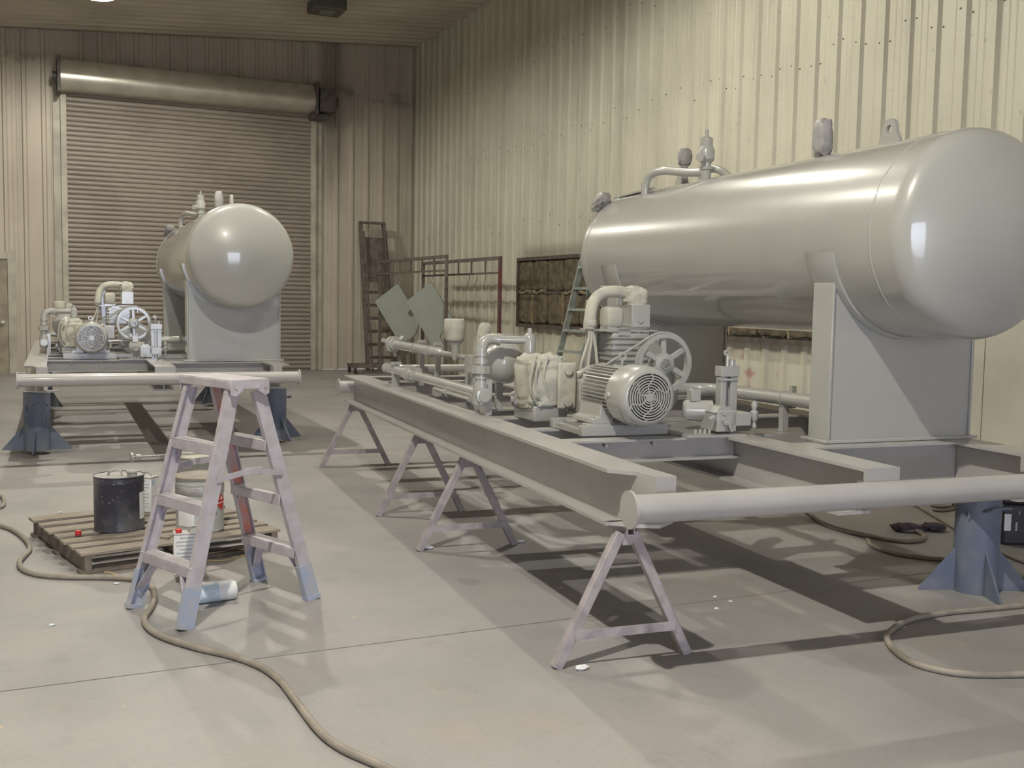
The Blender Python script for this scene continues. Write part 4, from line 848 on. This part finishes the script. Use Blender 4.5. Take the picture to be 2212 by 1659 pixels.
for u, v, a, b2, sd_, lb_ in ((1958, 1147, 0.11, 0.05, 41, 'dark crumpled rag at the hose end'), (2016, 1146, 0.085, 0.045, 43, 'smaller dark crumpled rag touching the blue stand side'), (2045, 1078, 0.14, 0.05, 47, 'dark cloth heap behind the coiled cable')):
    p = at_z(u, v)
    flat('rag', MB().blob((p.x, p.y, 0.028), (a, b2+0.02, 0.028), 2.4, 0.3, 2.6, 28, 14, seed=sd_, ex=(0.9, -0.42, 0)), 'rag', lb_, 'rag', (p.x, p.y, 0), group='dark rags', sharp=60)
# black case at the right
c0 = at_z(2163, 1177); FB = Frame((c0.x, c0.y, 0), R(-31))
bb = thing('black_case', 'black plastic case with white label and red emblem', 'case', (0.3, 0.2, 0), FB)
MB().box(0, 0.60, 0, 0.42, 0, 0.28).build('body', 'black_box', bb, bev=0.02)
MB().box(-0.005, 0.605, -0.005, 0.425, 0.285, 0.335).build('lid', 'black_box', bb, bev=0.015)
MB().box(0.06, 0.55, 0.03, 0.39, 0.335, 0.345).build('top_panel', 'white', bb)
MB().box(0.012, 0.055, -0.003, 0.002, 0.10, 0.215).build('label_sticker', 'white', bb)
MB().box(0.085, 0.098, -0.002, 0.002, 0.10, 0.16).box(0.105, 0.11, -0.002, 0.002, 0.21, 0.24).build('print_mark', 'print_grey', bb)
MB().cyl((0.19, 0.002, 0.20), (0.19, -0.003, 0.20), 0.035, n=6).build('emblem', 'red', bb)

# ------------------------------------------------------------------ far corner: racks, ladders, hanging plates, filters
def rack(x, y0, y1, zt, label, mat2, hooks=(0.6, 1.0, 1.35)):
    t_ = thing('drying_rack', label, 'rack', (x, (y0+y1)/2, 0), group='drying racks'); M = 'dark_steel'
    MB().box(x-0.025, x+0.025, y0-0.035, y0+0.035, 0, zt).build('post', mat2, t_, bev=0.004)
    MB().box(x-0.025, x+0.025, y1-0.035, y1+0.035, 0, zt).build('post', M, t_, bev=0.004)
    MB().box(x-0.028, x+0.028, y0+0.035, y1-0.035, zt-0.06, zt).build('top_rail', M, t_)
    MB().box(x-0.015, x+0.015, y0+0.035, y1-0.035, zt-0.30, zt-0.265).build('lower_rail', M, t_)
    n_ = 6
    for k in range(1, n_):
        yy = y0+(y1-y0)*k/n_; MB().box(x-0.012, x+0.012, yy-0.015, yy+0.015, zt-0.265, zt-0.06).build('spindle', M, t_)
    for yy in (y0, y1): MB().box(x-0.35, x+0.35, yy-0.03, yy+0.03, 0.0, 0.05).build('foot', M, t_)
    for k, yy in enumerate([y0+h_ for h_ in hooks]):
        MB().tube([(x, yy, zt-0.27), (x, yy+0.03, zt-0.4), (x-0.01, yy+0.08, zt-0.52), (x-0.02, yy+0.03, zt-0.57)], 0.006, 6).build('wire_hook', M, t_)
    return t_
rack(7.0, 17.74, 21.6, 2.42, 'dark steel drying rack with the two hanging plates', 'dark_steel', (2.95, 3.2, 3.5))
rack(7.5, 16.5, 20.3, 2.37, 'dark steel drying rack with a red post near the side wall', 'rack_red')
def plate(u0, v0, label, hook, flip):
    # hung by its top corner from the rack; pixel gives the top corner on the rack plane
    p = at_x(u0, v0, 6.93); e = Vector((rgt.x, rgt.y, 0)).normalized(); e = (e*0.8+Vector((0, -1, 0))*0.25).normalized(); n_ = Vector((e.y, -e.x, 0))
    t_ = thing('hanging_plate', label, 'plate', tuple(p-Vector((0, 0, 1.25))), group='hanging plates')
    a = R(-143); u = e*math.cos(a)+Vector((0,0,1))*math.sin(a); v = e*math.cos(a+R(86))+Vector((0,0,1))*math.sin(a+R(86))
    W, Hh = 0.62, 1.06; r_ = 0.03
    poly = []
    poly += [(0.0, r_), (r_, 0), (W-r_, 0), (W, r_), (W, Hh)]
    if flip: poly += [(0.40, Hh), (0.40, Hh-0.13), (0.36, Hh-0.17), (0.30, Hh-0.15), (0.28, Hh-0.10), (0.30, Hh), (0.0, Hh)]
    else: poly += [(0.24, Hh), (0.0, Hh-0.16), (-0.0, Hh-0.34), (0.12, Hh-0.34), (0.15, Hh-0.40), (0.12, Hh-0.46), (0.0, Hh-0.46)]
    MB().prism(poly, p, u, v, -n_*0.055 if n_.dot(Vector((-1,-1,0))) > 0 else n_*0.055).build('panel', 'plate_green', t_, bev=0.006)
    MB().cyl(p-Vector((0,0,0.02)), Vector((7.0, p.y, 2.14)), 0.005, n=6).build('hanging_wire', 'dark_steel', t_)
plate(859, 612, 'grey-green notched plate hung by a corner nearer the folded ladder', None, False)
plate(931, 609, 'grey-green notched plate hung by a corner nearer the side wall', None, True)
# folded dark ladder leaning on the back wall
t_ = thing('folded_ladder', 'tall dark folded step ladder leaning in the corner', 'ladder', (7.25, 22.5, 0))
def lp(x_, k): return Vector((x_, 22.35+0.45*k/3.3, k))
for xa, xb in ((6.98, 6.92), (7.62, 7.46)): MB().bar(lp(xa, 0.0), lp(xb, 3.3), 0.07, 0.10, (0,1,0)).build('rail', 'dark_steel', t_)
for k in range(10):
    z_ = 0.3+k*0.29; MB().bar(lp(6.97-0.005*k, z_), lp(7.60-0.015*k, z_), 0.03, 0.13 if k > 5 else 0.07).build('rung', 'dark_steel', t_)
MB().bar(lp(6.90, 3.3), lp(7.48, 3.3), 0.16, 0.05).build('top_cap', 'dark_steel', t_)
MB().obox(lp(7.22, 2.55), (0.44, 0.02, 0.85), (1,0,0), (0, 0.13, 1)).build('back_panel', 'dark_steel', t_)
for xa in (7.05, 7.52): MB().bar(lp(xa, 0.0)+Vector((0, -0.12, 0)), lp(xa-0.08, 3.1)+Vector((0, -0.09, 0)), 0.03, 0.05, (0,1,0)).build('rear_rail', 'dark_steel', t_)
t_ = thing('floor_dolly', 'low dark steel dolly at the foot of the folded ladder', 'dolly', (6.95, 21.8, 0))
MB().box(6.42, 7.5, 21.55, 21.62, 0.13, 0.20).box(6.42, 7.5, 22.0, 22.07, 0.13, 0.20).box(6.42, 6.49, 21.62, 22.0, 0.13, 0.20).box(7.43, 7.5, 21.62, 22.0, 0.13, 0.20).build('frame', 'dark_steel', t_)
for xx in (6.46, 7.46):
    for yy in (21.585, 22.035): MB().cyl((xx-0.02, yy, 0.06), (xx+0.02, yy, 0.06), 0.06, n=16).box(xx-0.025, xx+0.025, yy-0.02, yy+0.02, 0.06, 0.13).build('caster', 'black_box', t_)
# green-grey ladder behind the near skid
t_ = thing('green_ladder', 'grey-green step ladder standing in front of the filter bank', 'ladder', (7.0, 13.1, 0))
def gl(k, w_): return Vector((6.95+0.32*k/2.6+0.05*w_, 13.6-0.62*k/2.6-w_*0.62, k))
for w_ in (0, 1): MB().bar(gl(0, w_), gl(2.3, w_), 0.03, 0.085, (1,0,0)).build('rail', 'ladder_green', t_)
for k in range(7):
    z_ = 0.30+k*0.30; MB().bar(gl(z_, 0.02), gl(z_, 0.98), 0.09, 0.035).build('tread', 'ladder_green', t_)
MB().bar(gl(2.3, -0.05), gl(2.3, 1.05), 0.16, 0.04).build('top_cap', 'ladder_green', t_)
for w_ in (0.05, 0.95): MB().bar(gl(0, w_)+Vector((0.75, 0.1, 0)), gl(2.27, w_)+Vector((0.05, 0, 0)), 0.03, 0.05, (1,0,0)).build('rear_leg', 'ladder_green', t_)
rp0 = gl(0.75, 0.0)
t_ = thing('rusty_clamp', 'rusty brown clamp gripping the grey-green ladder rail', 'clamp', tuple(rp0-Vector((0, 0, 0.1))))
MB().blob(rp0+Vector((-0.05, 0.02, 0.0)), (0.06, 0.07, 0.09), 3, 0.15, 2.4, seed=61).build('clamp_body', 'rust', t_)
MB().cyl(rp0+Vector((-0.06, 0.05, 0.04)), rp0+Vector((-0.12, 0.28, 0.10)), 0.016, n=8).build('handle', 'rust', t_)
MB().cyl(rp0+Vector((-0.05, 0.0, -0.07)), rp0+Vector((-0.04, -0.06, -0.22)), 0.03, n=10).build('screw', 'rust', t_)
# paint-arrest filter bank on the side wall
FX = 8.15
fbk = thing('filter_bank', 'brown fibrous paint filter bank on the ribbed side wall', 'filter bank', (FX, 12.5, 1.2))
FY0, FY1, FZ0, FZ1 = 7.95, 17.15, 1.20, 2.33
for z_ in (FZ0-0.05, FZ1-0.01): MB().box(FX-0.03, XR-0.001, FY0, FY1, z_, z_+0.06).build('frame_rail', 'filter_frame', fbk)
MB().box(FX-0.02, XR-0.001, FY0, FY1, 1.735, 1.785).build('frame_rail', 'filter_frame', fbk)
for yy in (FY0, FY1-0.07): MB().box(FX-0.03, XR-0.001, yy, yy+0.07, FZ0, FZ1).build('frame_end', 'filter_frame', fbk)
np_ = 16; wv_ = (FY1-FY0-0.14)/np_
for k in range(np_):
    for j, z_ in enumerate((1.49, 2.05)):
        y_ = FY0+0.07+wv_*(k+0.5)
        MB().blob((FX+0.03, y_, z_), (0.045, wv_*0.49, 0.255), 7, 0.10, 3.2, 20, 14, seed=k*2+j).build('filter_pad', 'filter', fbk, sharp=60)
    if k % 3 != 1: MB().tube([(FX-0.01, FY0+0.1+wv_*k, 1.76+random.uniform(-.03, .03)), (FX-0.025, FY0+0.1+wv_*(k+0.3), 1.79), (FX-0.02, FY0+0.1+wv_*(k+0.6), 1.75), (FX-0.01, FY0+0.1+wv_*(k+0.9), 1.77+random.uniform(-.03, .03))], 0.022, 6).build('fluff', 'fluff', fbk)
    if k % 2: MB().box(FX-0.02, FX+0.03, FY0+0.06+wv_*k, FY0+0.085+wv_*k, FZ0+0.02, 1.74).build('pad_seam', 'fluff', fbk)
